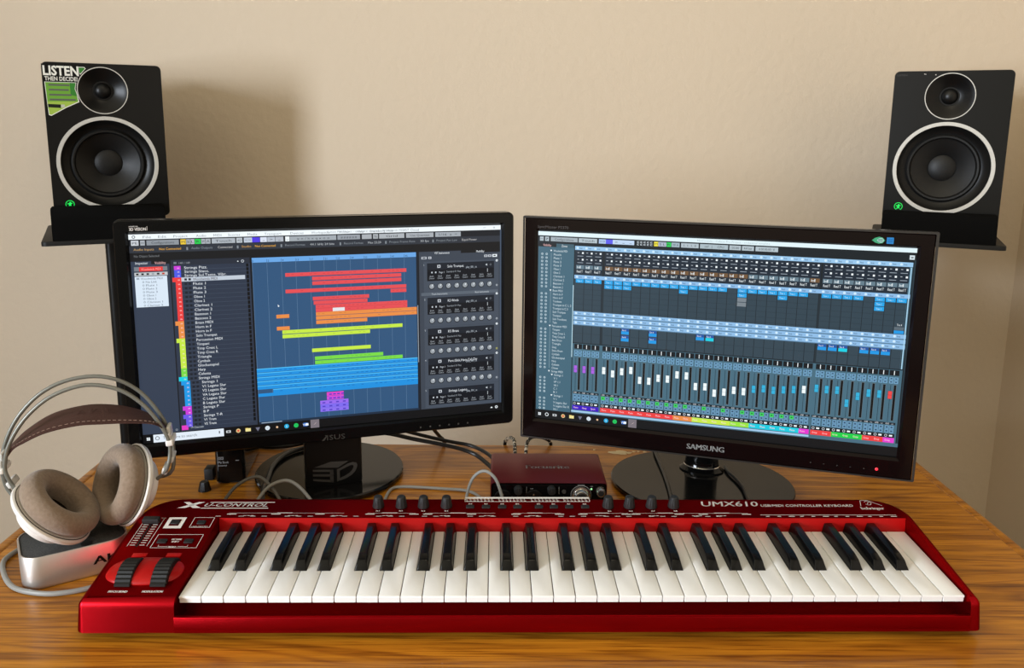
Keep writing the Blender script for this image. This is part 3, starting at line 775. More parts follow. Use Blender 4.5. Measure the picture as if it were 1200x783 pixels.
        ui.t(.838, v0 + .018, s, .0135, TXT, 5, fit=.0040 * len(s)); ui.t(.893, v0 + .026, 'play_001_ss', .011, S(180, 190, 200), 5, fit=.032)
        ui.poly([ui.p(.951, v0 + .018, 5), ui.p(.957, v0 + .012, 5), ui.p(.957, v0 + .024, 5)][::-1], col=LG); ui.ring(.967, v0 + .018, .003, S(110, 116, 124), 5, 8)
        ui.r(.790, v0 + .044, .794, v0 + .052, LG, 5); ui.r(.801, v0 + .044, .805, v0 + .052, LG, 5); ui.t(.813, v0 + .048, 'Page 1', .010, LG, 5, fit=.015)
        ui.t(.835, v0 + .046, 'Standard 01 Pizz', .010, S(150, 158, 166), 5, fit=.042); ui.r(.957, v0 + .038, .9585, v0 + .056, LG, 5)
        for k in range(8):
            u = .791 + .0247 * k
            ui.t(u, v0 + .067, 'Quick', .0085, S(170, 178, 186), 5, 'CENTER', fit=.012); ui.t(u, v0 + .078, 'Control', .0085, S(170, 178, 186), 5, 'CENTER', fit=.015)
            if i < 4:
                ui.disc(u, v0 + .121, .0088, S(24, 28, 34), 3, 16); ui.disc(u, v0 + .120, .0070, S(150, 157, 164), 4, 16)
                ui.poly([ui.p(u - .0008, v0 + .120, 5), ui.p(u + .0008, v0 + .120, 5), ui.p(u + .004, v0 + .110, 5), ui.p(u + .0025, v0 + .109, 5)], col=W_)
        if i in (0, 1, 2, 3): ui.ring(.986, v0 + (-.002 if i == 0 else -.006), .0035, W_, 5, 8, .4); ui.ring(.986, v0 + .128, .003, S(190, 190, 90) if i == 2 else LG, 5, 8)
        ui.t(.7685, v0 + .008, str(i + 1), .009, LG, 5)
    ui.r(.760, .338, .990, .354, S(88, 98, 110), 3); ui.t(.790, .346, 'Track Instruments', .010, LG, 4, fit=.047); ui.t(.920, .346, 'Rack Instruments', .010, LG, 4, fit=.042)
    ui.r(.996, .0235, 1, .956, S(70, 84, 104), 3)
    taskbar(ui, .957, 1.0, True, True)
    return ui

def right_picture():
    ui = UI()
    ui.r(0, 0, 1, 1, S(22, 30, 36), 0)
    ui.r(.001, -.001, 1.0, .0205, S(222, 240, 246), 1)
    ui.t(.45, .010, 'MixConsole - Cubase Pro Project - orchestral template', .010, S(170, 186, 192), 2, fit=.19)
    G1 = S(176, 190, 198)
    toolbar(ui, [(.006, .017, G1, '='), (.0215, .033, G1, '?'), (.038, .117, S(160, 172, 180), 'Configurations'), (.120, .173, G1, 'Touch'), (.178, .198, S(170, 195, 230), '<< >>'), (.198, .2175, S(90, 90, 232), ''), (.2175, .238, S(190, 212, 240), '>'), (.238, .258, S(190, 212, 240), '.'), (.258, .278, S(190, 212, 240), '.'),
                 (.333, .3445, S(240, 225, 60), 'M'), (.345, .367, S(170, 178, 196), 'S L'), (.368, .380, S(40, 210, 90), 'R'), (.381, .403, S(160, 180, 190), 'W A'), (.407, .4545, G1, '1. 1. 1. 0'), (.458, .5325, S(168, 184, 192), '-inf   |     CPU'), (.536, .566, G1, '120.000'), (.569, .600, G1, '4/4 bar'), (.604, .662, G1, '0:00:00:00 : 0')], .0265, .0485)
    for i in range(10): ui.r(.286 + .0092 * (i % 5), .028 + .012 * (i // 5), .292 + .0092 * (i % 5), .036 + .012 * (i // 5), S(190, 200, 208), 2); ui.r(.288 + .0092 * (i % 5), .030 + .012 * (i // 5), .2925 + .0092 * (i % 5), .034 + .012 * (i // 5), DK, 3)
    ui.r(.984, .033, .996, .053, S(208, 222, 230), 2); ui.r(.987, .041, .993, .0455, DK, 3)
    # channel list
    TEAL = S(64, 100, 118)
    ui.r(.002, .078, .1075, .953, TEAL, 1); ui.r(.055, .060, .1065, .080, S(60, 92, 106), 1); ui.r(.002, .060, .055, .078, S(18, 22, 26), 2)
    ui.t(.028, .069, 'Visibility', .012, S(240, 190, 190), 3, 'CENTER', fit=.024); ui.t(.079, .070, 'Zones', .012, TXT, 3, 'CENTER', fit=.017)
    rows = []
    v = .097
    seq = [('f', 'Woodwinds MIDI'), 'Piccolo', 'Flute 1', 'Flute 2', 'Flute 3', 'Oboe 1', 'Oboe 2', 'Clarinet 1', 'Clarinet 2', 'Bassoon 1', 'Bassoon 2', ('f', 'Brass MIDI'), 'Horn in F', 'Horn in F', 'Trombone', 'Trumpet in C 1, 2', 'Trumpet in C 3', 'Solo Trumpet', 'Trumpets', 'Solo Trombone', 'Tuba', ('f', 'Percussion MIDI'), 'Timpani', 'Timp Cresc L', 'Timp Cresc R', 'Bass Drum', 'Triangle', 'Gong', 'Snare Drum', 'Cymbals', 'Glockenspiel', 'Harp', 'Celesta', 'Chimes',
           ('f', 'Strings MIDI'), ('g', 'Strings 1'), 'V 1', 'VP 1.1', 'VA 1', 'C 1', 'B 1', ('g', 'Strings 1'), 'V 1', 'V Legato Slur', 'V Legato Slur R', 'VA 1']
    dv = (.9435 - .097) / (len(seq) - 1)
    for e in seq:
        if isinstance(e, tuple):
            u = .040 if e[0] == 'f' else .049
            ui.poly([ui.p(u - .003, v - .004, 3), ui.p(u + .003, v - .004, 3), ui.p(u, v + .005, 3)][::-1], col=W_); ui.t(u + .007, v, e[1], .0115, S(205, 220, 228), 3, fit=.0029 * len(e[1]))
        else:
            ui.t(.048 if v < .72 else .055, v, e, .0115, S(205, 220, 228), 3, fit=.0032 * len(e))
            ui.ring(.0138, v, .0034, S(190, 210, 220), 3, 6, .5); ui.ring(.0268, v, .0034, S(190, 210, 220), 3, 6, .5)
        v += dv
    ui.r(.0400, .108, .0408, .285, S(150, 175, 186), 2); ui.r(.0400, .31, .0408, .475, S(150, 175, 186), 2); ui.r(.0400, .50, .0408, .72, S(150, 175, 186), 2)
    ui.r(.1065, .27, .109, .65, S(190, 225, 240), 3)
    # mixer
    ui.r(.110, .066, .994, .953, S(70, 106, 124), 1)
    cols = [(.1145 + .0256 * i, .0232, 0, i) for i in range(3)] + [(.198 + .0262 * i, .0238, 1, i) for i in range(22)] + [(.780 + .0262 * i, .0238, 2, i) for i in range(8)]
    ui.r(.110, .0665, .994, .087, S(150, 195, 232), 2)          # header bands
    ui.r(.110, .2155, .994, .2345, S(140, 185, 228), 2)
    for v0 in (.405, .430, .4545): ui.r(.110, v0, .994, v0 + .0195, S(140, 185, 226), 2); ui.r(.110, v0 + .0195, .994, v0 + .0235, S(84, 120, 150), 2)
    ui.r(.110, .087, .9865, .2145, S(30, 42, 54), 2); ui.r(.110, .2345, .9865, .405, S(48, 66, 78), 2); ui.r(.110, .478, .9865, .570, S(50, 68, 80), 2)
    ui.r(.9895, .09, .992, .570, S(170, 210, 235), 3); ui.r(.1085, .066, .110, .953, S(20, 30, 36), 3)
    ui.r(.190, .087, .1965, .215, S(24, 32, 38), 3); ui.r(.190, .2345, .1965, .405, S(34, 46, 54), 3); ui.r(.190, .478, .1965, .57, S(34, 46, 54), 3)
    ui.r(.7735, .087, .7785, .215, S(24, 32, 38), 3); ui.r(.7735, .2345, .7785, .405, S(34, 46, 54), 3); ui.r(.7735, .478, .7785, .57, S(34, 46, 54), 3)
    ui.r(.110, .570, .9965, .576, S(28, 40, 48), 2)
    two = {0: 1, 1: 1, 2: 1, 8: 1, 14: 1, 18: 1}
    none = {13: 1, 21: 1}
    fad1 = [.708, .721, .705, .694, .742, .742, .722, .722, .722, .695, .696, .747, .744, .772, .762, .748, .742, .733, .726, .729, .722, .731]
    fad1 = [.708, .721, .705, .694, .742, .742, .722, .722, .695, .696, .747, .744, .772, .762, .748, .750, .733, .726, .729, .722, .716, .711]
    fad2 = [.699, .701, .699, .759, .720, .699, .699, .699]
    fxblue = {1: {2: (BLU, 2), 5: (BLU, 2), 10: (BLU, 1), 11: (CYA, 1)}, 2: {0: (BLU, 1), 1: (BLU, 1), 2: (CYA, 1), 4: (BLU, 1), 5: (BLU, 1), 6: (BLU, 1)}}
    WHT = S(236, 246, 248); BL2 = S(50, 172, 214)
    for (u, w, g, i) in cols:
        u1 = u + w
        for v0 in (.0767, .225, .4147, .4397, .464): ui.t(u + .013, v0, 'Inst', .009, S(40, 66, 96), 3, 'CENTER', fit=.008); ui.disc(u + .003, v0, .0035, S(205, 232, 250), 3, 8)
        for v0 in (.094, .128):
            ui.r(u, v0, u1, v0 + .031, S(26, 38, 52), 3)
            ui.r(u + .003, v0 + .005, u + .008, v0 + .0075, LG, 4); ui.r(u + .016, v0 + .003, u + .021, v0 + .012, W_, 4); ui.r(u + .003, v0 + .022, u + .020, v0 + .025, S(150, 162, 174), 4)
        tan = (g == 1 and i < 15) or (g == 1 and i == 21)
        ui.r(u, .164, u1, .184, S(112, 84, 56) if tan else S(98, 122, 136), 3)
        ui.t(u + .003, .174, 'bd', .012, W_, 4, fit=.008); ui.r(u + .0115, .167, u + .0128, .181, W_, 4)
        ui.t(u + .002, .196, 'Read T', .013, W_, 4, fit=.017)
        # inserts
        for k in range(6): ui.r(u, .2375 + .0265 * k + .0235, u1, .2375 + .0265 * k + .0250, S(36, 50, 60), 3)
        ui.r(u1, .2345, u1 + .0015, .405, S(26, 36, 44), 3); ui.r(u1, .478, u1 + .0015, .57, S(26, 36, 44), 3); ui.r(u, .520, u1, .5215, S(36, 50, 60), 3)
        n = 0 if (g == 1 and i in none) or (g == 2 and i == 4) else 1
        if g == 1 and i in two: n = 2
        if g == 2 and i == 5: n = 3
        for k in range(n):
            v0 = .2355 + .0225 * k
            ui.r(u, v0, u1, v0 + .0195, S(30, 160, 228), 4); ui.t(u + .004, v0 + .010, 'Trim 1', .010, S(200, 235, 250), 5, fit=.013)
        if g == 1 and i == 14:
            for k in (2, 3): ui.r(u, .2355 + .0225 * k, u1, .255 + .0225 * k, S(120, 130, 138), 4)
        if g == 2 and i == 7:
            ui.t(u + .006, .360, 'Trm 4', .010, W_, 5, fit=.012); ui.r(u, .370, u1, .385, S(90, 104, 114), 4); ui.r(u, .387, u1, .402, BLU, 4)
        fx = fxblue.get(g, {}).get(i)
        if fx:
            for k in range(fx[1]):
                v0 = .478 + .036 * k
                ui.r(u, v0, u1 - .002, v0 + .030, S(34, 84, 160), 4); ui.r(u, v0 + .014, u1 - .002, v0 + .030, fx[0], 5); ui.t(u + .003, v0 + .008, 'Rev A', .009, W_, 6, fit=.011)
        # pan, buttons
        ui.r(u, .578, u1, .604, S(16, 22, 28), 3); ui.r(u + w * .44, .581, u + w * .52, .601, W_, 4)
        for a in (0, 1):
            for b in (0, 1):
                ui.r(u + .0005 + .0118 * a, .612 + .0165 * b, u + .0108 + .0118 * a, .6265 + .0165 * b, S(110, 158, 192), 3); ui.r(u + .003 + .0118 * a, .616 + .0165 * b, u + .008 + .0118 * a, .6215 + .0165 * b, S(44, 74, 98), 4)
        # fader and meter
        fu = u + .0055
        ui.r(fu - .0006, .650, fu + .0006, .830, S(30, 48, 60), 3)
        ui.r(u + .0125, .648, u + .0200, .826, S(104, 120, 128), 2); ui.r(u + .0133, .650, u + .0192, .824, S(6, 8, 10), 3)
        fv = .712 if g == 0 else (fad1[i] if g == 1 else fad2[i])
        fc = S(165, 95, 220) if g == 0 else (BL2 if g == 2 else WHT)
        if g == 1 and 16 <= i <= 20: fc = BL2
        if g == 2 and i == 7: fc = S(235, 70, 70)
        ui.r(fu - .0054, fv - .0195, fu + .0054, fv + .0195, S(30, 50, 62), 4); ui.r(fu - .0047, fv - .0185, fu + .0047, fv + .0185, fc, 5)
        c2 = tuple(x * .6 for x in fc[:3]) + (1,); ui.r(fu - .0047, fv - .001, fu + .0047, fv + .001, c2, 6)
        ui.r(u - .001, .834, u1 + .002, .845, S(24, 34, 42), 3); ui.t(u + .001, .8395, '-0.00', .0085, TXT, 4, fit=.009); ui.t(u + .015, .8395, '-oo', .0085, LG, 4, fit=.006)
        for a in (0, 1):
            for b in (0, 1):
                on = g == 1 and a == 0 and b == 0 and i not in (10, 12, 14, 21)
                ui.r(u + .0005 + .0118 * a, .849 + .019 * b, u + .0108 + .0118 * a, .8665 + .019 * b, S(60, 215, 90) if on else S(106, 152, 186), 3); ui.r(u + .003 + .0118 * a, .854 + .019 * b, u + .008 + .0118 * a, .861 + .019 * b, S(40, 110, 70) if on else S(44, 74, 98), 4)
        ui.r(u - .001, .890, u1 + .002, .9085, S(10, 14, 18), 3); ui.ring(u + .005, .899, .004, LG, 4, 8, .6); ui.r(u + .013, .895, u + .021, .903, W_, 4)
        if g == 0: c = S(62, 22, 190)
        elif g == 1: c = RED if i < 8 else ORG if i < 10 else LIM if i < 14 else S(150, 225, 60) if i < 16 else S(20, 200, 220) if i < 21 else S(225, 50, 205)
        else: c = RED if i < 2 else S(30, 205, 70) if i < 5 else RED if i < 7 else S(225, 60, 205)
        ui.r(u - .0015, .9095, u1 + .0026, .934, c, 4); ui.t(u + .003, .921, ('Piano', 'Harp', 'Synth')[i] if g == 0 else 'Flute' if g == 1 else 'Group', .0095, S(255, 210, 220), 5, fit=.013)
    ui.r(.110, .938, .775, .9475, S(160, 200, 232), 3); ui.r(.775, .9345, 1, .953, S(70, 106, 124), 3)
    ui.r(.9965, .055, 1.0, .953, S(40, 56, 66), 2)
    taskbar(ui, .9545, 1.0, False, False)
    return ui

# ---- left monitor
t = thing('computer_monitor', 'left monitor with matte black rounded bezel and round 3D-marked stand', 'monitor', (-0.272, 1.225, 0), R(17.1))
Ms = Matrix.Translation((0.0003, -0.0722, 0.2493)) @ Matrix.Rotation(R(-1.3), 4, 'X')
monitor_shell(t, Ms, -0.2728, 0.2733, -0.1642, 0.1622, 0.0075, M_bezel_left, M_black_matte, 0.046, 0.0030, -0.1475)
left_picture().build('display', M_display, t, matrix=Ms @ Matrix.Translation((0, 0.0009, 0)), flat=True)
tx = MB()
tx.text('3D VISION', 0.0040, Ms @ Matrix.Translation((-0.2530, -0.0037, 0.1487)) @ FRONT, bold=0.02, fit=0.0205)
tx.text('NVIDIA', 0.0016, Ms @ Matrix.Translation((-0.2530, -0.0037, 0.1535)) @ FRONT, fit=0.011)
tx.box((-0.2312, -0.0036, 0.1515), (0.0004, 0.0003, 0.006), Ms)
tx.build('bezel_lettering', M_white_print, t, flat=True)
lo = MB()
for pts in ([(0, 0), (.0045, 0), (.0105, .0095), (.0090, .0095)], [(.0060, .0095), (.0108, .0095), (.0108, 0), (.0093, 0), (.0093, .0082), (.0060, .0082)],):
    v2, f2 = tess([pts]); lo.add([(x, y, 0) for x, y in v2], f2, Ms @ Matrix.Translation((-0.0175, -0.0037, -0.1630)) @ FRONT @ Matrix.Scale(0.85, 4))
lo.text('SUS', 0.0078, Ms @ Matrix.Translation((-0.0065, -0.0037, -0.1625)) @ FRONT, fit=0.0225)
lo.build('maker_lettering', M_dim_print, t, flat=True)
for i in range(6):
    MB().prism([(-.0012, -.0012), (.0012, -.0012), (.0012, .0012), (-.0012, .0012)], 0, .0003, Ms @ Matrix.Translation((0.128 + 0.0145 * i, -0.0035, -0.1570)) @ FRONT).build('touch_button', M_dim_print, t, flat=True)
MB().lathe([(0, 0), (0.108, 0), (0.113, 0.004), (0.113, 0.0085), (0.1115, 0.0105), (0, 0.0105)], 96).build('stand_base', M_base_gloss, t)
nk = MB().box((0.0008, -0.0435, 0.100), (0.082, 0.045, 0.181), bev=0.004, seg=2)
nk.box((0.0008, -0.030, 0.205), (0.070, 0.030, 0.06), bev=0.004)
nk = nk.build('stand_neck', M_black_satin, t)
lg = MB()
K = 0.000218
def NF(pts): return [((x - 597) * K + 0.0008, (462 - y) * K * 1.07 + 0.0140) for x, y in pts]
ML = Matrix.Translation((0, -0.0663, 0)) @ FRONT
for pts in ([(462, 345), (575, 317), (692, 324), (620, 362)],
            [(454, 358), (590, 371), (590, 388), (454, 372)], [(454, 388), (590, 402), (590, 419), (454, 403)], [(454, 420), (590, 442), (590, 459), (454, 434)], [(566, 369), (590, 371), (590, 458), (566, 454)],
            [(613, 373), (632, 366), (632, 447), (613, 456)],
            [(632, 366), (690, 340), (722, 334), (745, 341), (752, 356), (748, 376), (736, 398), (712, 420), (676, 438), (632, 452), (632, 432), (668, 420), (698, 404), (716, 386), (726, 366), (724, 356), (708, 354), (682, 362), (632, 384)]):
    q = NF(pts); v2, f2 = tess([q]); lg.add([(x, y, 0) for x, y in v2], f2, ML)
lg.build('three_d_emblem', M_dim_print, nk, flat=True)

# ---- right monitor
t = thing('computer_monitor', 'right monitor with glossy black bezel, clear edge and oval stand', 'monitor', (0.300, 1.190, 0), R(-16.76))
Ms = Matrix.Translation((0.0045, -0.0490, 0.2430))
monitor_shell(t, Ms, -0.2738, 0.2752, -0.1735, 0.1632, 0.0015, M_bezel_right, M_black_matte, 0.048, 0.0035, -0.1485)
ce = MB()
ow, iw = rrect(0.5555, 0.3415, 0.002, 3, 0.0010, -0.0049), rrect(0.5490, 0.3365, 0.0015, 3, 0.0007, -0.00515)
v2, f2 = tess([ow, iw[::-1]])
n1 = len(ow)
ce.add([(x, -0.0036, z) for x, z in v2], f2)
ce.add([(x, -0.0036, z) for x, z in ow] + [(x, 0.006, z) for x, z in ow], [(i, (i + 1) % n1, n1 + (i + 1) % n1, n1 + i) for i in range(n1)])
ce.build('clear_edge', M_clear, t, matrix=Ms)
right_picture().build('display', M_display, t, matrix=Ms @ Matrix.Translation((0, 0.0009, 0)), flat=True)
tx = MB().text('SAMSUNG', 0.0082, Ms @ Matrix.Translation((0.0012, -0.0037, -0.1642)) @ FRONT, fit=0.0525, align='CENTER')
for d in (0.0003, -0.0003): tx.text('SAMSUNG', 0.0082, Ms @ Matrix.Translation((0.0012 + d, -0.0037, -0.1642)) @ FRONT, fit=0.0525, align='CENTER')
tx.build('maker_lettering', M_grey_print, t, flat=True)
MB().text('SyncMaster P2370', 0.0042, Ms @ Matrix.Translation((-0.2543, -0.0037, 0.1488)) @ FRONT, fit=0.046).build('model_lettering', mat('faint_grey_print', S(52, 46, 44), 0.5), t, flat=True)
for i in range(5):
    b = MB(); c = 0.1454 + 0.0173 * i
    b.box((c, -0.0036, -0.1640), (0.0018, 0.0003, 0.0007), Ms); b.box((c, -0.0036, -0.1640), (0.0007, 0.0003, 0.0018), Ms) if i % 2 == 0 else None
    b.build('touch_button', M_dim_print, t, flat=True)
MB().lathe([(0.0021, 0), (0.0021, 0.0004), (0.0014, 0.0008), (0, 0.0009)], 16, Ms @ Matrix.Translation((0.2308, -0.0035, -0.1628)) @ FRONT).build('power_light', M_red_led, t)
st = MB()
leaf = [(-0.0085, 0), (-0.0045, 0.0032), (0, 0.0046), (0.0045, 0.0036), (0.0075, 0), (0.0045, -0.0036), (0, -0.0044), (-0.0045, -0.0030)]
Mq = Ms @ Matrix.Translation((0.2072, -0.0037, 0.1523)) @ FRONT
st.add([(x, y, 0) for x, y in leaf], [list(range(8))[::-1]], Mq, col=S(60, 150, 110))
st.add([(x * .55 + .002, y * .75, .0002) for x, y in leaf], [list(range(8))[::-1]], Mq, col=S(150, 190, 180))
for k in range(3): st.poly([(-.001, -.0018 + .0014 * k, .0003), (.0045, -.0018 + .0014 * k, .0003), (.0045, -.0011 + .0014 * k, .0003), (-.001, -.0011 + .0014 * k, .0003)], Mq, col=S(60, 100, 100))
o = st.build('energy_label', M_printed, t, flat=True); o['label'] = 'green leaf shaped sticker'
st = MB(); Mq = Ms @ Matrix.Translation((0.2209, -0.0037, 0.1524)) @ FRONT
st.poly([(-.0042, -.0042, 0), (.0042, -.0042, 0), (.0042, .0042, 0), (-.0042, .0042, 0)], Mq, col=S(40, 120, 185))
for k in range(3): st.poly([(-.003, -.002 + .0018 * k, .0002), (.003, -.002 + .0018 * k, .0002), (.003, -.0012 + .0018 * k, .0002), (-.003, -.0012 + .0018 * k, .0002)], Mq, col=S(30, 90, 150))
o = st.build('energy_label', M_printed, t, flat=True); o['label'] = 'blue square sticker'
MB().lathe([(0, 0), (0.128, 0), (0.1365, 0.005), (0.137, 0.0085), (0.1355, 0.0100), (0.06, 0.0112), (0, 0.0118)], 96, sy=0.865).build('stand_base', M_base_gloss, t)
nk = MB().lathe([(0.034, 0.0112), (0.034, 0.0135), (0.0300, 0.0165), (0.0262, 0.0200), (0.0250, 0.030), (0.0250, 0.150), (0, 0.150)], 48, Matrix.Translation((-0.0025, 0.040, 0)), sy=0.72)
nk.box((0, 0.018, 0.150), (0.09, 0.060, 0.10), bev=0.006)
nk = nk.build('stand_neck', M_black_gloss, t)
MB().lathe([(0.0270, 0.0185), (0.0275, 0.0195), (0.0268, 0.0205)], 48, Matrix.Translation((-0.0025, 0.040, 0)), sy=0.74).build('neck_highlight', M_silver, nk)  # silver ring standing in for the highlight where the neck meets its base
# ------------------------------------------------------------------ keyboard controller
kb = thing('keyboard_controller', 'red metallic piano keyboard controller with white and black keys across the desk', 'keyboard', (-0.3449, 0.8088, 0.0))
KM = Matrix.Translation((0, 0, 0.0424)) @ Matrix.Rotation(R(0.811), 4, 'Z') @ Matrix.Rotation(R(1.967), 4, 'X')
def kbuild(b, name, m, parent=None, **kw):
    o = b.build(name, m, parent or kb, **kw)
    if parent is None: o.matrix_local = KM
    return o
def ztop(y):
    return 0.0025 + 0.1007 * (y + 0.005) if y <= 0.139 else 0.0170 + 0.062 * (y - 0.139)
YF, YR, YB, XL, XR, KX = -0.0115, 0.1390, 0.1880, -0.1025, 0.8580, 0.8460
ZB = -0.0335
def outer_outline():
    """U-shaped plan, anticlockwise from the right front corner, then the key well"""
    pts = []
    def arc(cx, cy, r, a0, a1, n):
        for i in range(n + 1):
            a = R(a0 + (a1 - a0) * i / n); pts.append((cx + r * math.cos(a), cy + r * math.sin(a), 1))
    arc(XR - 0.006, YF + 0.006, 0.006, -90, 0, 4)
    pts.append((XR, 0.05, 1)); pts.append((XR, 0.10, 1)); pts.append((XR - 0.0003, YR, 1))
    # back right shoulder
    for i in range(1, 13):
        a = R(90 * i / 12); pts.append((XR - 0.050 + 0.050 * math.cos(a) ** 0.9, YR + (YB - YR) * math.sin(a) ** 0.95, 1))
    pts.append((0.55, YB, 1)); pts.append((0.25, YB, 1))
    for i in range(12, 0, -1):
        a = R(90 * i / 12); pts.append((XL + 0.050 - 0.050 * math.cos(a) ** 0.9, YR + (YB - YR) * math.sin(a) ** 0.95, 1))
    pts.append((XL + 0.0003, YR, 1)); pts.append((XL, 0.10, 1)); pts.append((XL, 0.05, 1))
    arc(XL + 0.006, YF + 0.006, 0.006, 180, 270, 4)
    pts.append((-0.0012, YF, 1))
    pts.append((-0.0012, YR, 0)); pts.append((KX, YR, 0))
    pts.append((KX, YF, 1))
    return pts
OUT = outer_outline()
no = len(OUT)
def nrm2(i):
    (x0, y0, _), (x1, y1, _) = OUT[i - 1], OUT[(i + 1) % no]
    d = Vector((x1 - x0, y1 - y0)); d.normalize()
    return Vector((d.y, -d.x))
def inset(i, d):
    x, y, k = OUT[i]
    if not k: return (x, y)
    if abs(y - YF) < 1e-6 and (abs(x + 0.0012) < 1e-6 or abs(x - KX) < 1e-6): return (x, y + d)
    n = nrm2(i)
    return (x - n.x * d, y - n.y * d)
body = MB()
rings = []
FIL = 0.0092
rings.append([(*inset(i, -0.0030 if OUT[i][2] else 0), ZB) for i in range(no)])
rings.append([(*inset(i, 0.0), min(ztop(OUT[i][1]) - FIL, ztop(YF) - FIL + (ztop(OUT[i][1]) - ztop(YF)))) for i in range(no)])
for k in range(1, 6):
    a = R(90 * k / 5)
    rings.append([])
    for i in range(no):
        x, y = inset(i, FIL * 0.95 * (1 - math.cos(a)))
        rings[-1].append((x, y, ztop(max(y, YF)) - FIL * (1 - math.sin(a)) if OUT[i][2] else ztop(y) - FIL * (1 - math.sin(a))))
vs = [p for r_ in rings for p in r_]; fs = []
for a in range(len(rings) - 1):
    for i in range(no):
        j = (i + 1) % no
        fs.append((a * no + i, a * no + j, (a + 1) * no + j, (a + 1) * no + i))
body.add(vs, fs)
top = rings[-1]
iR = [i for i in range(no) if abs(OUT[i][1] - YR) < 1e-6 and OUT[i][0] > KX + 0.005][0]
iL = [i for i in range(no) if abs(OUT[i][1] - YR) < 1e-6 and OUT[i][0] < -0.05][0]
iWL, iWR = no - 3, no - 2
cheek = list(range(0, iR + 1)) + [iWR, no - 1]
panel = list(range(iR, iL + 1)) + [iWL, iWR]
block = list(range(iL, no - 3)) + [iWL]
for lp in (cheek, panel, block):
    P2 = [(top[i][0], top[i][1]) for i in lp]
    _, tf = tess([P2])
    body.add([top[i] for i in lp], tf)
# front lip, floor of the recess, underside
body.box((0.4224, YF - 0.0008, (ZB - 0.0152) / 2), (0.8476, 0.0052, -0.0152 - ZB), bev=0.0009)
body.box((0.4224, 0.0350, ZB + 0.0015), (0.8476, 0.100, 0.003))
body.box((0.4224, 0.0230, -0.020), (0.8476, 0.004, 0.026))
kbuild(body, 'body', M_red, sharp=40)
# sloped strip behind the keys, its front-lit brightness put into the colour
ks = MB()
ks.add([(-0.0008, YR - 0.0022, -0.002), (KX - 0.0004, YR - 0.0022, -0.002), (KX - 0.0004, YR - 0.0022, 0.0028), (-0.0008, YR - 0.0022, 0.0028),
        (KX - 0.0004, YR - 0.0004, 0.0165), (-0.0008, YR - 0.0004, 0.0165)], [(0, 1, 2, 3), (3, 2, 4, 5)])
kbuild(ks, 'key_slip', M_red_bright, flat=True)
# dark base and feet
kbuild(MB().box((0.378, 0.090, ZB - 0.0012), (0.918, 0.180, 0.0026), bev=0.0008), 'underside_plate', M_black_matte)
KI = KM.inverted()
for x in (-0.06, 0.81):
    for y in (0.012, 0.165):
        p = KM @ Vector((x, y, ZB - 0.002))
        MB().lathe([(0, 0.0), (0.010, 0.0), (0.011, p.z), (0, p.z)], 24).build('foot', M_rubber, kb, loc=(p.x, p.y, 0))

# keys
P_ = 0.845 / 36
BL = {0: (1, -0.0026), 1: (2, 0.0024), 3: (4, -0.0033), 4: (5, -0.0004), 5: (6, 0.0028)}
blacks = []
for o8 in range(5):
    for k, (n_, off) in BL.items():
        blacks.append(((o8 * 7 + n_) * P_ + off))
BW, BY = 0.0138, 0.0500
def key_poly(i):
    g = 0.00042
    x0, x1 = i * P_ + g, (i + 1) * P_ - g
    y1 = YR - 0.003
    l = [b for b in blacks if b < x0 + 0.004 and b > x0 - 0.012]
    r_ = [b for b in blacks if b > x1 - 0.004 and b < x1 + 0.012]
    pts = [(x0, 0.0), (x1, 0.0)]
    if r_:
        e = r_[0] - BW / 2 - 0.0006; pts += [(x1, BY - 0.0006), (e, BY - 0.0006), (e, y1)]
    else: pts += [(x1, y1)]
    if l:
        e = l[0] + BW / 2 + 0.0006; pts += [(e, y1), (e, BY - 0.0006), (x0, BY - 0.0006)]
    else: pts += [(x0, y1)]
    return pts
for i in range(36):
    b = MB()
    b.prism(key_poly(i), -0.0026, 0.0, bev=0.0007, seg=2)
    x0, x1 = i * P_ + 0.0005, (i + 1) * P_ - 0.0005
    b.box(((x0 + x1) / 2, 0.0048, -0.0052), (x1 - x0 + 0.0001, 0.0084, 0.0058), bev=0.0004, seg=1)
    kbuild(b, 'white_key', M_white_key, sharp=30)
bk = bmesh.new()
def black_mesh():
    w0, w1, y0, y1, h = BW / 2, 0.0047, BY, YR - 0.003, 0.0112
    base = [(-w0, y0, -0.003), (w0, y0, -0.003), (w0, y1, -0.003), (-w0, y1, -0.003)]
    low = [(-w0, y0, 0.0005), (w0, y0, 0.0005), (w0, y1, 0.0005), (-w0, y1, 0.0005)]
    topv = [(-w1, y0 + 0.0066, h - 0.0022), (w1, y0 + 0.0066, h - 0.0022), (w1, y1, h + 0.0006), (-w1, y1, h + 0.0006)]
    mid = [(-w1, y0 + 0.018, h - 0.0002), (w1, y0 + 0.018, h - 0.0002)]
    b = bmesh.new()
    V = [b.verts.new(p) for p in base + low + topv + mid]
    F = lambda *i: b.faces.new([V[k] for k in i])
    F(3, 2, 1, 0); F(0, 1, 5, 4); F(4, 5, 9, 8); F(2, 3, 7, 6); F(6, 7, 11, 10)
    F(1, 2, 6, 5); F(3, 0, 4, 7)
    F(5, 6, 10, 13, 9); F(7, 4, 8, 12, 11)
    F(8, 9, 13, 12); F(12, 13, 10, 11)
    bmesh.ops.recalc_face_normals(b, faces=b.faces[:])
    ed = [e for e in b.edges if all(v in V[8:] for v in e.verts) or (set(e.verts) in ({V[4], V[8]}, {V[5], V[9]}))]
    bmesh.ops.bevel(b, geom=ed, offset=0.0011, segments=3, profile=0.5, affect='EDGES')
    return MB().bm(b)
bk0 = kbuild(black_mesh(), 'black_key', M_black_key, sharp=50)
bk0.matrix_local = KM @ Matrix.Translation((blacks[0], 0, 0))
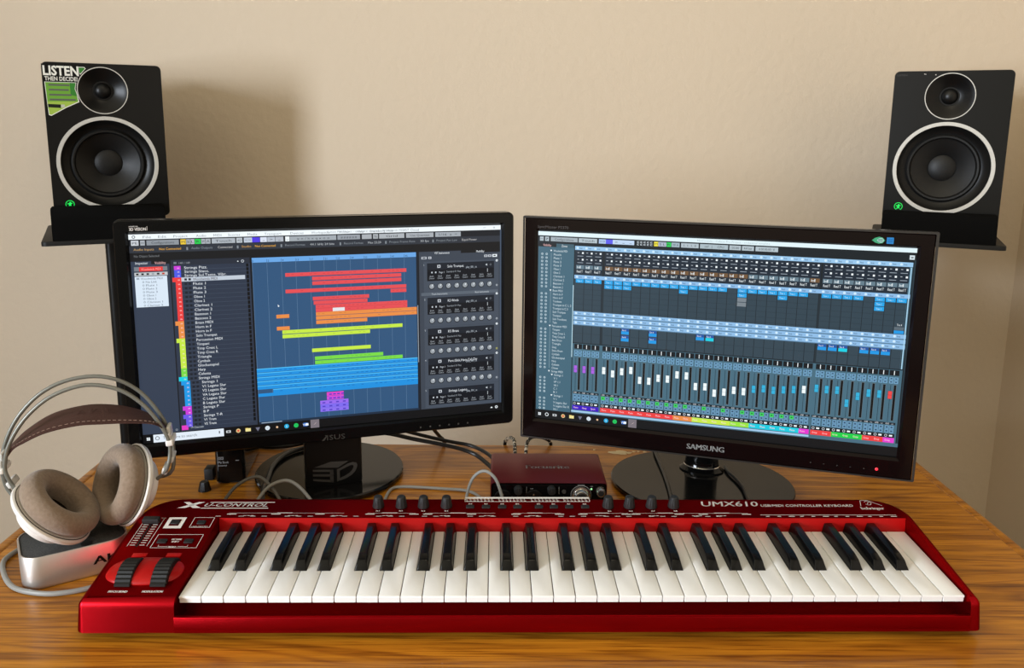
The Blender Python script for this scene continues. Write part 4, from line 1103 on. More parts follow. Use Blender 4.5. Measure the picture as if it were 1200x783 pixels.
for x in blacks[1:]:
    c = bk0.copy(); COL.objects.link(c); c.parent = kb
    c.matrix_local = KM @ Matrix.Translation((x, 0, 0))

# knobs along the back panel
def on_panel(x, y, z=0.0):
    s = 0.1007 if y <= YR else 0.062
    return Matrix.Translation((x, y, ztop(y) + z)) @ Matrix.Rotation(math.atan(s), 4, 'X')
kn = MB()
n = 30
prof = [(0.0072, 0.0002), (0.0074, 0.0015), (0.0066, 0.0060), (0.0056, 0.0125), (0.0050, 0.0138), (0.0040, 0.0145), (0, 0.0147)]
vs, fs = [], []
for r_, z in prof[:-1]:
    for i in range(n):
        k = 0.93 if (i % 3 == 0 and 0.001 < z < 0.013) else 1.0
        vs.append((r_ * k * math.cos(2 * PI * i / n), r_ * k * math.sin(2 * PI * i / n), z))
vs.append((0, 0, 0.0147))
m_ = len(prof) - 1
for a in range(m_ - 1):
    for i in range(n):
        j = (i + 1) % n; fs.append((a * n + i, a * n + j, (a + 1) * n + j, (a + 1) * n + i))
for i in range(n): fs.append(((m_ - 1) * n + i, (m_ - 1) * n + (i + 1) % n, m_ * n))
kn.add(vs, fs)
KNX = (0.1897, 0.2184, 0.2461, 0.2748, 0.4783, 0.5052, 0.5332, 0.5613)
kn0 = None
for x in KNX:
    if kn0 is None: kn0 = c = kbuild(kn, 'rotary_knob', M_knob, sharp=25)
    else:
        c = kn0.copy(); COL.objects.link(c); c.parent = kb
    c.matrix_local = KM @ on_panel(x, 0.1645)
bt = None
for x in (0.3046, 0.3245, 0.3450, 0.3641, 0.3910, 0.4098, 0.4292, 0.4493):
    if bt is None: bt = c = kbuild(MB().prism(rrect(0.0105, 0.0065, 0.0012, 3), -0.001, 0.0016, bev=0.0006), 'button', M_knob)
    else:
        c = bt.copy(); COL.objects.link(c); c.parent = kb
    c.matrix_local = KM @ on_panel(x, 0.1630)

# left hand controls -------------------------------------------------
dome = MB()
nu, nv = 40, 12
vs, fs = [], []
for j in range(nv + 1):
    b_ = R(90 * j / nv)
    for i in range(nu):
        a = 2 * PI * i / nu
        ca, sa = math.cos(a), math.sin(a)
        vs.append((0.0415 * math.copysign(abs(ca) ** 0.8, ca) * math.cos(b_), 0.0230 * math.copysign(abs(sa) ** 0.8, sa) * math.cos(b_), 0.0085 * math.sin(b_) - 0.0004))
for j in range(nv):
    for i in range(nu):
        k = (i + 1) % nu; fs.append((j * nu + i, j * nu + k, (j + 1) * nu + k, (j + 1) * nu + i))
dome.add(vs, fs)
d = kbuild(dome, 'wheel_housing', M_red_bright, sharp=80)
d.matrix_local = KM @ on_panel(-0.0492, 0.0370)
def wheel():
    b = MB(); n = 78; w = 0.0088; r_ = 0.0298
    vs, fs = [], []
    for i in range(n):
        a = 2 * PI * i / n
        rr = r_ * (0.965 if i % 2 else 1.0)
        for x, k in ((-w, 0.955), (-w + 0.0008, 1.0), (w - 0.0008, 1.0), (w, 0.955)):
            vs.append((x, rr * k * math.cos(a), rr * k * math.sin(a)))
    for i in range(n):
        j = (i + 1) % n
        for q in range(3): fs.append((i * 4 + q, j * 4 + q, j * 4 + q + 1, i * 4 + q + 1))
    fs.append([i * 4 for i in range(n)]); fs.append([i * 4 + 3 for i in range(n)][::-1])
    return b.add(vs, fs)
for x, nm in ((-0.0645, 'pitch_wheel'), (-0.0265, 'modulation_wheel')):
    w = kbuild(wheel(), nm, M_rubber, sharp=20)
    w.matrix_local = KM @ on_panel(x, 0.0345) @ Matrix.Translation((0, 0, -0.0172)) @ Matrix.Rotation(R(0), 4, 'Z')
for x in (-0.0668, -0.0285):
    r_ = kbuild(MB().box((0, 0, 0.0004), (0.0165, 0.0062, 0.0014), bev=0.0004), 'wheel_marker', M_red_bright)
    r_.matrix_local = KM @ on_panel(x, 0.0655)
# fader
f = kbuild(MB().box((0, 0, 0.0001), (0.0020, 0.0520, 0.0006)), 'fader_slot', M_black_matte)
f.matrix_local = KM @ on_panel(-0.0773, 0.1070)
f = kbuild(MB().prism([(-0.0095, -0.0040), (0.0095, -0.0040), (0.0095, 0.0040), (-0.0095, 0.0040)], 0.0008, 0.0065, bev=0.0012), 'fader_cap', M_knob)
f.matrix_local = KM @ on_panel(-0.0785, 0.1290)
# small buttons
for x, y, w_, h_ in ((-0.0500, 0.1285, 0.0100, 0.0075), (-0.0185, 0.1280, 0.0100, 0.0070), (-0.0513, 0.0910, 0.0110, 0.0072), (-0.0207, 0.0910, 0.0105, 0.0072)):
    c = kbuild(MB().prism(rrect(w_, h_, 0.001, 3), -0.001, 0.0016, bev=0.0005), 'button', M_knob)
    c.matrix_local = KM @ on_panel(x, y)
# white printing
pr = MB()
def PT(x, y): return (x, y, ztop(y) + 0.00025)
def bar(x0, y0, x1, y1, sk=0.0):
    pr.poly([PT(x0, y0), PT(x1, y0), PT(x1 + sk, y1), PT(x0 + sk, y1)])
def outline(x0, y0, x1, y1, t_=0.0006):
    bar(x0, y0, x1, y0 + t_); bar(x0, y1 - t_, x1, y1); bar(x0, y0, x0 + t_, y1); bar(x1 - t_, y0, x1, y1)
def word(x, y, s, h, fit=None, align='CENTER', bold=False, slant=0.0):
    for dx in ((-0.0002, 0.0002) if bold else (0,)):
        pr.text(s, h, None, align=align, fit=fit, mapf=lambda p: PT(x + dx + p[0] + slant * p[1], y + p[1]))
# data button plate with its dark window
for (x0, y0, x1, y1) in ((-0.0605, 0.1165, -0.0395, 0.1215), (-0.0605, 0.1350, -0.0395, 0.1415), (-0.0605, 0.1215, -0.0560, 0.1350), (-0.0440, 0.1215, -0.0395, 0.1350)):
    bar(x0, y0, x1, min(y1, 0.1388))
kbuild(pr, 'button_plate', M_white_print, flat=True)
pr = MB()
outline(-0.0300, 0.1180, -0.0055, 0.1388); outline(-0.0610, 0.0785, -0.0078, 0.1045)
word(-0.0180, 0.1190, 'USER MEMORY', 0.0022, 0.019)
word(-0.0360, 0.0935, 'OCTAVE', 0.0030, 0.0115, bold=True); word(-0.0360, 0.0890, 'SHIFT', 0.0030, 0.0085, bold=True); word(-0.0360, 0.0795, 'RESET', 0.0026, 0.0085, bold=True)
bar(-0.0530, 0.0810, -0.0415, 0.0815); bar(-0.0300, 0.0810, -0.0190, 0.0815); bar(-0.0530, 0.0810, -0.0525, 0.0840); bar(-0.0195, 0.0810, -0.0190, 0.0840)
word(-0.0650, 0.0020, 'PITCH BEND', 0.0034, 0.0200, bold=True); word(-0.0285, 0.0020, 'MODULATION', 0.0034, 0.0215, bold=True)
for k in range(11):
    y = 0.0835 + 0.0044 * k
    bar(-0.0860, y, -0.0800, y + 0.0010); bar(-0.0748, y, -0.0690, y + 0.0010)
bar(-0.0885, 0.0820, -0.0880, 0.1360); bar(-0.0660, 0.0820, -0.0655, 0.1360); word(-0.0670, 0.1365, 'DATA', 0.0018, 0.006)
kbuild(pr, 'control_markings', M_white_print, flat=True)
pr = MB()
# name of the maker's series
pr.text('U-CONTROL', 0.0082, None, align='LEFT', fit=0.0790, mapf=lambda p: PT(-0.0285 + p[0] + 0.35 * p[1], 0.1635 + p[1]))
pr.text('U-CONTROL', 0.0082, None, align='LEFT', fit=0.0790, mapf=lambda p: PT(-0.0281 + p[0] + 0.35 * p[1], 0.1637 + p[1]))
bar(-0.0300, 0.1590, 0.0530, 0.1606, 0.0005); bar(-0.0225, 0.1728, 0.0580, 0.1742, 0.0005)
for q in ([(-0.0590, 0.1600), (-0.0500, 0.1600), (-0.0290, 0.1740), (-0.0370, 0.1740)], [(-0.0560, 0.1740), (-0.0490, 0.1742), (-0.0420, 0.1690), (-0.0300, 0.1602), (-0.0400, 0.1600), (-0.0470, 0.1660)]):
    pr.poly([PT(x, y) for x, y in q])
kbuild(pr, 'series_lettering', M_white_print, flat=True)
pr = MB()
word(0.6333, 0.1650, 'UMX610', 0.0120, 0.0720, bold=True, slant=0.15)
word(0.7315, 0.1640, 'USB/MIDI CONTROLLER KEYBOARD', 0.0058, 0.1180, slant=0.2)
word(0.8135, 0.1578, 'behringer', 0.0062, 0.0290, bold=True)
# triangle emblem with an ear
E_ = [(0.8010, 0.1660), (0.8050, 0.1790), (0.8140, 0.1795), (0.8285, 0.1665)]
def line(a, b_, w=0.0006):
    d = Vector((b_[0] - a[0], b_[1] - a[1])); d.normalize(); nn = Vector((-d.y, d.x)) * w / 2
    pr.poly([PT(a[0] - nn.x, a[1] - nn.y), PT(b_[0] - nn.x, b_[1] - nn.y), PT(b_[0] + nn.x, b_[1] + nn.y), PT(a[0] + nn.x, a[1] + nn.y)])
for a, b_ in zip(E_, E_[1:]): line(a, b_)
ear = [(0.8125 + 0.0040 * math.cos(R(a)), 0.1728 + 0.0044 * math.sin(R(a))) for a in range(-150, 170, 20)]
for a, b_ in zip(ear, ear[1:]): line(a, b_)
line((0.8110, 0.1700), (0.8140, 0.1750))
line((0.6657, 0.1450), (0.8362, 0.1450), 0.0007)
for k in range(12): bar(0.672 + 0.0142 * k, 0.1412, 0.6765 + 0.0142 * k + (0.003 if k % 3 == 2 else 0), 0.1424)
kbuild(pr, 'model_lettering', M_white_print, flat=True)
pr = MB()
# preset table above the buttons
outline(0.2972, 0.1752, 0.4568, 0.1868, 0.0008); bar(0.2972, 0.1828, 0.4568, 0.1862)
for k in range(34):
    if k % 9 == 8: continue
    bar(0.2990 + 0.0046 * k, 0.1765, 0.3024 + 0.0046 * k - random.random() * 0.0012, 0.1775); bar(0.2990 + 0.0046 * k, 0.1790, 0.3020 + 0.0046 * k - random.random() * 0.0014, 0.1800); bar(0.2990 + 0.0046 * k, 0.1810, 0.3000 + 0.0046 * k, 0.1824)
for i, x in enumerate((0.3046, 0.3245, 0.3450, 0.3641, 0.3910, 0.4098, 0.4292, 0.4493)): word(x, 0.1690, 'B%d' % (i + 1), 0.0024, 0.0040, bold=True)
for i, x in enumerate(KNX): word(x + 0.0005, 0.1525, 'R%d' % (i + 1), 0.0024, 0.0042, bold=True)
kbuild(pr, 'preset_table', M_white_print, flat=True)
pr = MB()
# key function brackets
y = 0.1460
for x0, n_ in ((0.0065, 6), (0.1760, 3), (0.2470, 4), (0.3560, 3), (0.4390, 3), (0.5050, 4), (0.5890, 3)):
    for k in range(n_):
        xs = x0 + 0.0270 * k
        if k % 2 == 0: bar(xs, y - 0.0004, xs + 0.0115, y + 0.0011)
        else:
            for q in range(3): bar(xs + 0.0045 * q - 0.006, y - 0.0035, xs + 0.0045 * q - 0.0025, y - 0.0026)
    bar(x0 + 0.002, y + 0.0024, x0 + 0.027 * (n_ - 1) + 0.008, y + 0.0028)
    c = x0 + 0.0135 * (n_ - 1); bar(c - 0.007, y + 0.0027, c + 0.012, y + 0.0037)
for k in range(46):
    x = -0.006 + 0.0140 * k
    if k % 4 != 1: bar(x, 0.1412, x + 0.0065, 0.1421)
kbuild(pr, 'key_function_markings', M_white_print, flat=True)
# ------------------------------------------------------------------ headphone cradle and headphones
def rrect_c(w, h, r, seg=8): return rrect(w, h, r, seg)
CX, CY, CR = -0.5285, 0.9480, R(33.0)
cr = thing('headphone_cradle', 'silver metal box with grey foam top carrying the headphones', 'headphone stand', (CX, CY, 0), CR)
CW, CD, CH = 0.1160, 0.0850, 0.0400
sh = MB()
o1 = rrect(CW, CD, 0.022, 10); o2 = rrect(CW - 0.004, CD - 0.004, 0.020, 10); o3 = rrect(CW - 0.0046, CD - 0.0046, 0.0197, 10)
rings = [(rrect(CW - 0.004, CD - 0.004, 0.020, 10), 0.0), (rrect(CW - 0.001, CD - 0.001, 0.0215, 10), 0.0012), (o1, 0.004), (o1, CH - 0.0012), (rrect(CW - 0.0016, CD - 0.0016, 0.0212, 10), CH), (o2, CH), (o3, CH - 0.003)]
n = len(o1); vs, fs = [], []
for o_, z in rings: vs += [(x, y, z) for x, y in o_]
for a in range(len(rings) - 1):
    for i in range(n):
        j = (i + 1) % n; fs.append((a * n + i, a * n + j, (a + 1) * n + j, (a + 1) * n + i))
fs.append(list(range(n))[::-1])
sh.add(vs, fs).build('metal_shell', M_alu, cr, sharp=50)
fo = MB().prism(rrect(CW - 0.0052, CD - 0.0052, 0.0194, 10), 0.004, CH - 0.0006, bev=0.0012)
fo.build('foam_top', M_pad_foam, cr)
MB().prism(circle(0.0065, 20, 0.012, -0.0325), CH - 0.0008, CH - 0.0003).build('cable_notch', M_rubber, cr)
tx = MB()
for dx in (-0.0006, 0, 0.0006):
    tx.text('AKG', 0.0105, Matrix.Translation((0.0165 + dx, -CD / 2 - 0.0003, 0.0150)) @ FRONT, fit=0.043)
tx.build('maker_lettering', M_black_satin, cr, flat=True)

hp = thing('headphones', 'white over-ear headphones with taupe velour pads and brown leather headband', 'headphones', (-0.505, 0.945, 0.0400))
HI = Matrix.Translation((0.505, -0.945, -0.0400))
def hb(b, name, m, parent=None, **kw):
    o = b.build(name, m, parent or hp, **kw)
    if parent is None: o.matrix_local = HI
    return o
def cup(c, nrm, roll):
    z = Vector(nrm).normalized()
    up = Vector((0, 0, 1)); y = (up - z * up.dot(z)).normalized(); x = y.cross(z)
    M = Matrix(((x.x, y.x, z.x, c[0]), (x.y, y.y, z.y, c[1]), (x.z, y.z, z.z, c[2]), (0, 0, 0, 1))) @ Matrix.Scale(0.95, 4)
    sh_ = MB().lathe([(0, -0.0520), (0.0290, -0.0520), (0.0330, -0.0508), (0.0345, -0.0485), (0.0347, -0.0462), (0.0351, -0.0459), (0.0351, -0.0448), (0.0357, -0.0445), (0.0360, -0.0430), (0.0385, -0.0412), (0.0470, -0.0368), (0.0520, -0.0343), (0.0535, -0.0320), (0.0535, -0.0290), (0.0520, -0.0275), (0.0500, -0.0270), (0.0285, -0.0272), (0.0280, -0.0320), (0, -0.0325)], 64, M)
    e = hb(sh_, 'earcup', M_white_shell, sharp=40)
    pad = MB()
    prof = []
    for i in range(19):
        a = R(200 - 220 * i / 18 + 10)
        prof.append((0.0365 + 0.0145 * math.cos(PI - a) if False else 0.0382 + 0.0140 * math.cos(R(-70 + 250 * i / 18)), -0.0135 + 0.0150 * math.sin(R(-70 + 250 * i / 18))))
    prof = [(0.0480, -0.0275)] + prof + [(0.0250, -0.0220), (0.0265, -0.0290)]
    pad.lathe(prof, 72, M)
    hb(pad, 'ear_pad', M_velour, e, sharp=60)
    MB().lathe([(0.0270, -0.0288), (0.012, -0.0300), (0, -0.0303)], 40, M).build('inner_liner', M_velour_dark, e)
    MB().lathe([(0.0505, -0.0272), (0.0512, -0.0268), (0.0505, -0.0262)], 64, M).build('pad_seam', M_velour_dark, e)
    return M, e
ML_, cupL = cup((-0.5215, 0.9340, 0.0990), (0.665, 0.130, 0.735), 0)
MR_, cupR = cup((-0.4880, 0.9640, 0.1000), (-0.660, -0.665, 0.350), 0)
far_pts = [(-0.5980, 0.9477, 0.0937), (-0.6041, 0.9463, 0.1141), (-0.6040, 0.9463, 0.1305), (-0.5986, 0.9477, 0.1570), (-0.5835, 0.9517, 0.1879), (-0.5591, 0.9581, 0.2148), (-0.5311, 0.9655, 0.2297), (-0.4990, 0.9740, 0.2338), (-0.4719, 0.9811, 0.2264), (-0.4497, 0.9870, 0.2095), (-0.4323, 0.9916, 0.1837), (-0.4214, 0.9945, 0.1570), (-0.4178, 0.9954, 0.1283), (-0.4238, 0.9938, 0.1004)]
near_pts = [(-0.5784, 0.9282, 0.1028), (-0.5863, 0.9262, 0.1231), (-0.5879, 0.9257, 0.1393), (-0.5808, 0.9276, 0.1651), (-0.5637, 0.9321, 0.1930), (-0.5402, 0.9383, 0.2152), (-0.5155, 0.9448, 0.2269), (-0.4904, 0.9514, 0.2302), (-0.4621, 0.9589, 0.2217), (-0.4404, 0.9646, 0.2039), (-0.4251, 0.9687, 0.1820), (-0.4143, 0.9715, 0.1580), (-0.4122, 0.9721, 0.1379), (-0.4188, 0.9703, 0.1140)]
yl = ML_ @ Vector((-0.0500, 0.0, -0.0400)); yr = MR_ @ Vector((0.0, 0.030, -0.055))
def end(pts, a, b_): return [a] + pts + [b_]
lf, ln = ML_ @ Vector((0.012, 0.014, -0.0500)), ML_ @ Vector((-0.012, 0.014, -0.0500))
rf, rn = MR_ @ Vector((-0.012, 0.006, -0.0500)), MR_ @ Vector((0.012, 0.006, -0.0500))
hb(MB().tube(end(far_pts, tuple(lf), tuple(rf)), 0.0024, 12), 'headband_hoop', M_wire)
hb(MB().tube(end(near_pts, tuple(ln), tuple(rn)), 0.0024, 12), 'headband_hoop', M_wire)
# leather strap between the hoops
sf = [(-0.6012, 0.9553, 0.1453), (-0.5940, 0.9572, 0.1555), (-0.5776, 0.9616, 0.1703), (-0.5519, 0.9683, 0.1866), (-0.5240, 0.9757, 0.1940), (-0.4980, 0.9825, 0.1952), (-0.4684, 0.9903, 0.1894), (-0.4425, 0.9972, 0.1772), (-0.4298, 1.0005, 0.1649), (-0.4256, 1.0016, 0.1532)]
sn_ = [(-0.5806, 0.9194, 0.1494), (-0.5737, 0.9212, 0.1593), (-0.5600, 0.9248, 0.1685), (-0.5375, 0.9307, 0.1780), (-0.5063, 0.9390, 0.1836), (-0.4795, 0.9460, 0.1833), (-0.4524, 0.9532, 0.1820), (-0.4268, 0.9599, 0.1787), (-0.4161, 0.9628, 0.1712), (-0.4110, 0.9641, 0.1631)]
A = spline([Vector(p) for p in sf], 5); B = spline([Vector(p) for p in sn_], 5)
# narrow the strap towards its two ends
m_ = len(A); rows = []
for i in range(m_):
    k = min(i, m_ - 1 - i) / 9.0; k = min(1.0, 0.35 + 0.65 * min(1.0, k))
    mid = (A[i] + B[i]) / 2
    a, b_ = mid + (A[i] - mid) * k, mid + (B[i] - mid) * k
    rows.append([a.lerp(b_, q / 6) for q in range(7)])
st = MB(); vs, fs = [], []
cen = Vector((-0.505, 0.96, 0.06))
for r_ in rows:
    for q, p in enumerate(r_):
        u = (p - cen).normalized(); e = 0.0006 if q in (0, 6) else 0.0016
        vs.append(p + u * e)
    for q, p in reversed(list(enumerate(r_))):
        u = (p - cen).normalized(); e = 0.0006 if q in (0, 6) else 0.0016
        vs.append(p - u * e)
w_ = 14
for i in range(m_ - 1):
    for q in range(w_):
        q2 = (q + 1) % w_; fs.append((i * w_ + q, (i + 1) * w_ + q, (i + 1) * w_ + q2, i * w_ + q2))
fs.append(list(range(w_))); fs.append([(m_ - 1) * w_ + q for q in range(w_)][::-1])
st.add(vs, fs)
strap = hb(st, 'leather_headband', M_leather, sharp=60)
sc = MB()
for i in range(4, m_ - 4):
    if i % 1 == 0:
        p = rows[i][0].lerp(rows[i][6], 0.90); p2 = rows[i + 1][0].lerp(rows[i + 1][6], 0.90)
        u = (p - cen).normalized() * 0.0019
        a, b_ = p + u, p.lerp(p2, 0.6) + u
        sc.tube([a, b_], 0.00035, 5, smooth=0)
sc.build('stitching', M_stitch, strap)
# embossed letters along the strap
em = MB()
for i, ch in zip((20, 23, 26), 'AKG'):
    p = rows[i][3]; dx = (rows[i + 1][3] - rows[i][3]).normalized(); dy = (rows[i][0] - rows[i][6]).normalized(); nz = dx.cross(dy)
    Mx = Matrix(((dx.x, dy.x, nz.x, p.x + nz.x * .0020), (dx.y, dy.y, nz.y, p.y + nz.y * .0020), (dx.z, dy.z, nz.z, p.z + nz.z * .0020), (0, 0, 0, 1)))
    em.text(ch, 0.010, Mx)
em.build('embossed_letters', M_leather, strap, flat=True)
# white sliders and clips where strap and hoops meet
def clip(p, yaw, tilt=0.0):
    Mx = Matrix.Translation(Vector(p)) @ Matrix.Rotation(yaw, 4, 'Z') @ Matrix.Rotation(tilt, 4, 'Y')
    c = MB().box((0, 0, 0), (0.0090, 0.0300, 0.0075), Mx, bev=0.0018, seg=3)
    hb(c, 'hoop_clip', M_white_shell)
    g = MB().box((0.0, 0.0, 0.0115), (0.0045, 0.0200, 0.0160), Mx, bev=0.0015)
    g.lathe([(0, 0), (0.0028, 0), (0.0028, 0.0100), (0, 0.0100)], 14, Mx @ Matrix.Translation((0, -0.0100, 0.002)))
    hb(g, 'slider_block', M_clear_plastic)
    return Mx
clip((-0.5965, 0.9366, 0.1320), R(14), R(4)); clip((-0.4150, 0.9835, 0.1500), R(14), R(-4))
for M, s, pts in ((ML_, -1, [(-0.5885, 0.9385, 0.1130), (-0.5780, 0.9360, 0.0985)]), (MR_, 1, [(-0.4150, 0.9830, 0.1280), (-0.4230, 0.9820, 0.1130)])):
    for p in pts:
        Mx = Matrix.Translation(Vector(p)) @ Matrix.Rotation(R(14), 4, 'Z') @ Matrix.Rotation(R(-28 if s < 0 else 20), 4, 'Y')
        hb(MB().box((0, 0, 0), (0.0070, 0.0250, 0.0085), Mx, bev=0.0020, seg=3), 'slider_block', M_clear_plastic)
    yk = MB()
    a = M @ Vector((0.0, 0.040, -0.048)); 
    for sx in (-0.012, 0.012):
        yk.lathe([(0, -0.004), (0.0045, -0.004), (0.0050, 0.0), (0.0045, 0.004), (0, 0.004)], 16, M @ Matrix.Translation((sx, 0.014 if s < 0 else 0.006, -0.0520)))
    hb(yk, 'hinge_knuckle', M_white_shell)
# cable round the cradle
cb = MB().tube([(-0.5300, 1.0150, 0.0035), (-0.5700, 1.0120, 0.0035), (-0.6080, 0.9900, 0.0032), (-0.6180, 0.9600, 0.0032), (-0.6110, 0.9370, 0.0032), (-0.5860, 0.9040, 0.0032), (-0.5610, 0.8850, 0.0032), (-0.5250, 0.8770, 0.0032), (-0.4960, 0.8830, 0.0032), (-0.4730, 0.8960, 0.0032), (-0.4600, 0.9040, 0.0032)], 0.0030, 10)
hb(cb, 'headphone_cable', M_grey_cable)

# ------------------------------------------------------------------ audio interface
ai = thing('audio_interface', 'small dark red metal audio interface box behind the keyboard', 'audio interface', (0.0624, 1.0930, 0), R(0.4))
IW, ID, IH = 0.1640, 0.1080, 0.0470
b = MB()
prof = rrect(IW, IH - 0.003, 0.004, 5, 0, (IH + 0.003) / 2)
n = len(prof); vs, fs = [], []
yy = [(0.0, 0.985), (0.0018, 1.0), (ID - 0.002, 1.0), (ID, 0.985)]
for y, k in yy: vs += [(x * k, y, (z - 0.025) * k + 0.025) for x, z in prof]
for a in range(3):
    for i in range(n):
        j = (i + 1) % n; fs.append((a * n + i, (a + 1) * n + i, (a + 1) * n + j, a * n + j))
fs.append([3 * n + i for i in range(n)])
b.add(vs, [f[::-1] for f in fs])
b.build('metal_case', M_iface, ai)
fp = MB().prism(rrect(IW - 0.006, IH - 0.008, 0.003, 4), 0, 0.0012, Matrix.Translation((0, 0.0012, 0.0250)) @ FRONT, bev=0.0005)
fp.build('front_panel', M_black_gloss, ai)
def FX(px, py): return ((px - 642.5) * 0.001198, 0.047 - (py - 566) * 0.00126)
def frnt(px, py, d=0.0): x, z = FX(px, py); return Matrix.Translation((x, -d, z)) @ FRONT
for px, py in ((606.7, 573.5), (645.7, 573.5)):
    k = MB().lathe([(0.0062, 0), (0.0060, 0.0070), (0.0050, 0.0095), (0, 0.0100)], 28, frnt(px, py)).build('gain_knob', M_knob, ai)
    x, z = FX(px, py); MB().box((x, -0.0103, z + 0.003), (0.0007, 0.0006, 0.0045)).build('knob_pointer', M_dim_print, k)
bk_ = MB().lathe([(0.0125, 0), (0.0125, 0.003), (0.0108, 0.0035), (0.0104, 0.0120), (0.0095, 0.0132), (0, 0.0136)], 40, frnt(680.4, 580)).build('monitor_knob', M_silver, ai)
MB().lathe([(0.0078, 0.0134), (0.0074, 0.0142), (0, 0.0144)], 32, frnt(680.4, 580)).build('knob_cap', M_knob, bk_)
MB().lathe([(0.0145, 0.0003), (0.0145, 0.0006), (0.0140, 0.0006), (0.0140, 0.0003)], 40, frnt(680.4, 580)).build('knob_scale', M_grey_print, ai)
hk = MB().lathe([(0.0062, 0), (0.0060, 0.0080), (0.0052, 0.0100), (0, 0.0104)], 28, frnt(703, 575)).build('headphone_knob', M_silver, ai)
MB().lathe([(0.0042, 0.0102), (0.0040, 0.0108), (0, 0.0109)], 24, frnt(703, 575)).build('knob_cap', M_knob, hk)
MB().lathe([(0.0030, 0), (0.0028, 0.0018), (0, 0.0020)], 20, frnt(660.3, 576)).build('phantom_button', M_dim_print, ai)
MB().lathe([(0.0014, 0.0002), (0.0010, 0.0008), (0, 0.0009)], 12, frnt(692.4, 573)).build('usb_light', mat('pale_green_light', (0.3, 0.6, 0.3, 1), 0.4, emit=(0.35, 0.95, 0.40, 1), strength=0.8), ai)
for px in (589, 625):
    j = MB().lathe([(0.0125, 0.0), (0.0125, 0.0012), (0.0110, 0.0018), (0.0100, 0.0018), (0.0100, 0.0006), (0, 0.0006)], 32, frnt(px, 584)).build('combo_jack', M_black_satin, ai)
    for a in (90, 210, 330):
        MB().lathe([(0.0012, 0.0006), (0.0012, 0.0016), (0, 0.0016)], 10, frnt(px, 584) @ Matrix.Translation((0.0055 * math.cos(R(a)), 0.0055 * math.sin(R(a)), 0))).build('jack_contact', M_silver, j)
tx = MB()
for px in (616.5, 654.5): x, z = FX(px, 575); tx.box((x, 0.0001, z), (0.0005, 0.0004, 0.0110))
tx.text('MONITOR', 0.0018, frnt(680.4, 569, 0.0003), align='CENTER', fit=0.010); tx.text('USB', 0.0016, frnt(692.4, 570.5, 0.0003), align='CENTER', fit=0.004); tx.text('INST', 0.0016, frnt(622.5, 573.5, 0.0003), align='CENTER', fit=0.004)
tx.build('front_lettering', M_grey_print, ai, flat=True)
tx = MB(); Mt = Matrix.Translation((0.0010, 0.0500, IH + 0.00025))
for dx in (-0.0003, 0.0003): tx.text('Focusrite', 0.0125, Mt @ Matrix.Translation((dx, 0, 0)), align='CENTER', fit=0.0630)
tx.build('maker_lettering', M_grey_print, ai, flat=True)
for x in (0.045 - 0.0820, 0.082 - 0.0820 - 0.021):
    pass

# ------------------------------------------------------------------ external drive and small desk items
dr = thing('external_drive', 'black upright external hard drive half hidden under the left monitor', 'hard drive', (-0.4150, 1.1860, 0), R(7))
MB().prism(rrect(0.0430, 0.1300, 0.006, 5, 0, 0.0655), 0.004, 0.1400, bev=0.004).build('drive_case', M_black_gloss, dr)
MB().prism(rrect(0.0400, 0.1200, 0.004, 4, 0, 0.0655), 0.0, 0.0045).build('rubber_base', M_rubber, dr)
tx = MB()
o_ = [(-0.0160, 0), (-0.0085, 0), (-0.0085, 0.0042), (-0.0160, 0.0042)]
i_ = [(-0.0154, 0.0006), (-0.0091, 0.0006), (-0.0091, 0.0036), (-0.0154, 0.0036)]
v2, f2 = tess([o_, i_[::-1]]); Mt = Matrix.Translation((0, 0.0002, 0.0395)) @ FRONT
tx.add([(x, y, 0) for x, y in v2], f2, Mt)
tx.text('WD', 0.0026, Mt @ Matrix.Translation((-0.01225, 0.0008, 0)), align='CENTER', fit=0.0050)
tx.text('My Book', 0.0036, Matrix.Translation((-0.0160, 0.0002, 0.0335)) @ FRONT, fit=0.0150); tx.text('Essential', 0.0024, Matrix.Translation((-0.0160, 0.0002, 0.0290)) @ FRONT, fit=0.0120)
tx.box((0.0115, 0.0002, 0.0375), (0.0050, 0.0004, 0.0008))
tx.build('drive_lettering', M_grey_print, dr, flat=True)

cp = MB()
vs, fs = [], []
prof = [(0.0088, 0.0), (0.0088, 0.0025), (0.0066, 0.0125), (0.0060, 0.0138), (0, 0.0140)]
cp.lathe(prof, 8)
cp.lathe([(0.0092, 0.0), (0.0092, 0.0015), (0.0088, 0.0020)], 24)
o = cp.build('plastic_cap', M_black_satin, loc=(-0.4462, 1.1640, 0.0), rotz=R(20), sharp=25)
tag(o, 'small tapered black cap standing left of the external drive', 'cap')
pb = thing('plug_adapter', 'small black square plug block lying against the external drive', 'adapter', (-0.4530, 1.2080, 0), R(5))
MB().box((0, 0, 0.0090), (0.0135, 0.0200, 0.0180), bev=0.0012).build('plug_body', M_black_matte, pb)
MB().box((0.0, 0.0130, 0.0090), (0.0090, 0.0070, 0.0045), bev=0.0004).build('plug_tip', M_alu, pb)

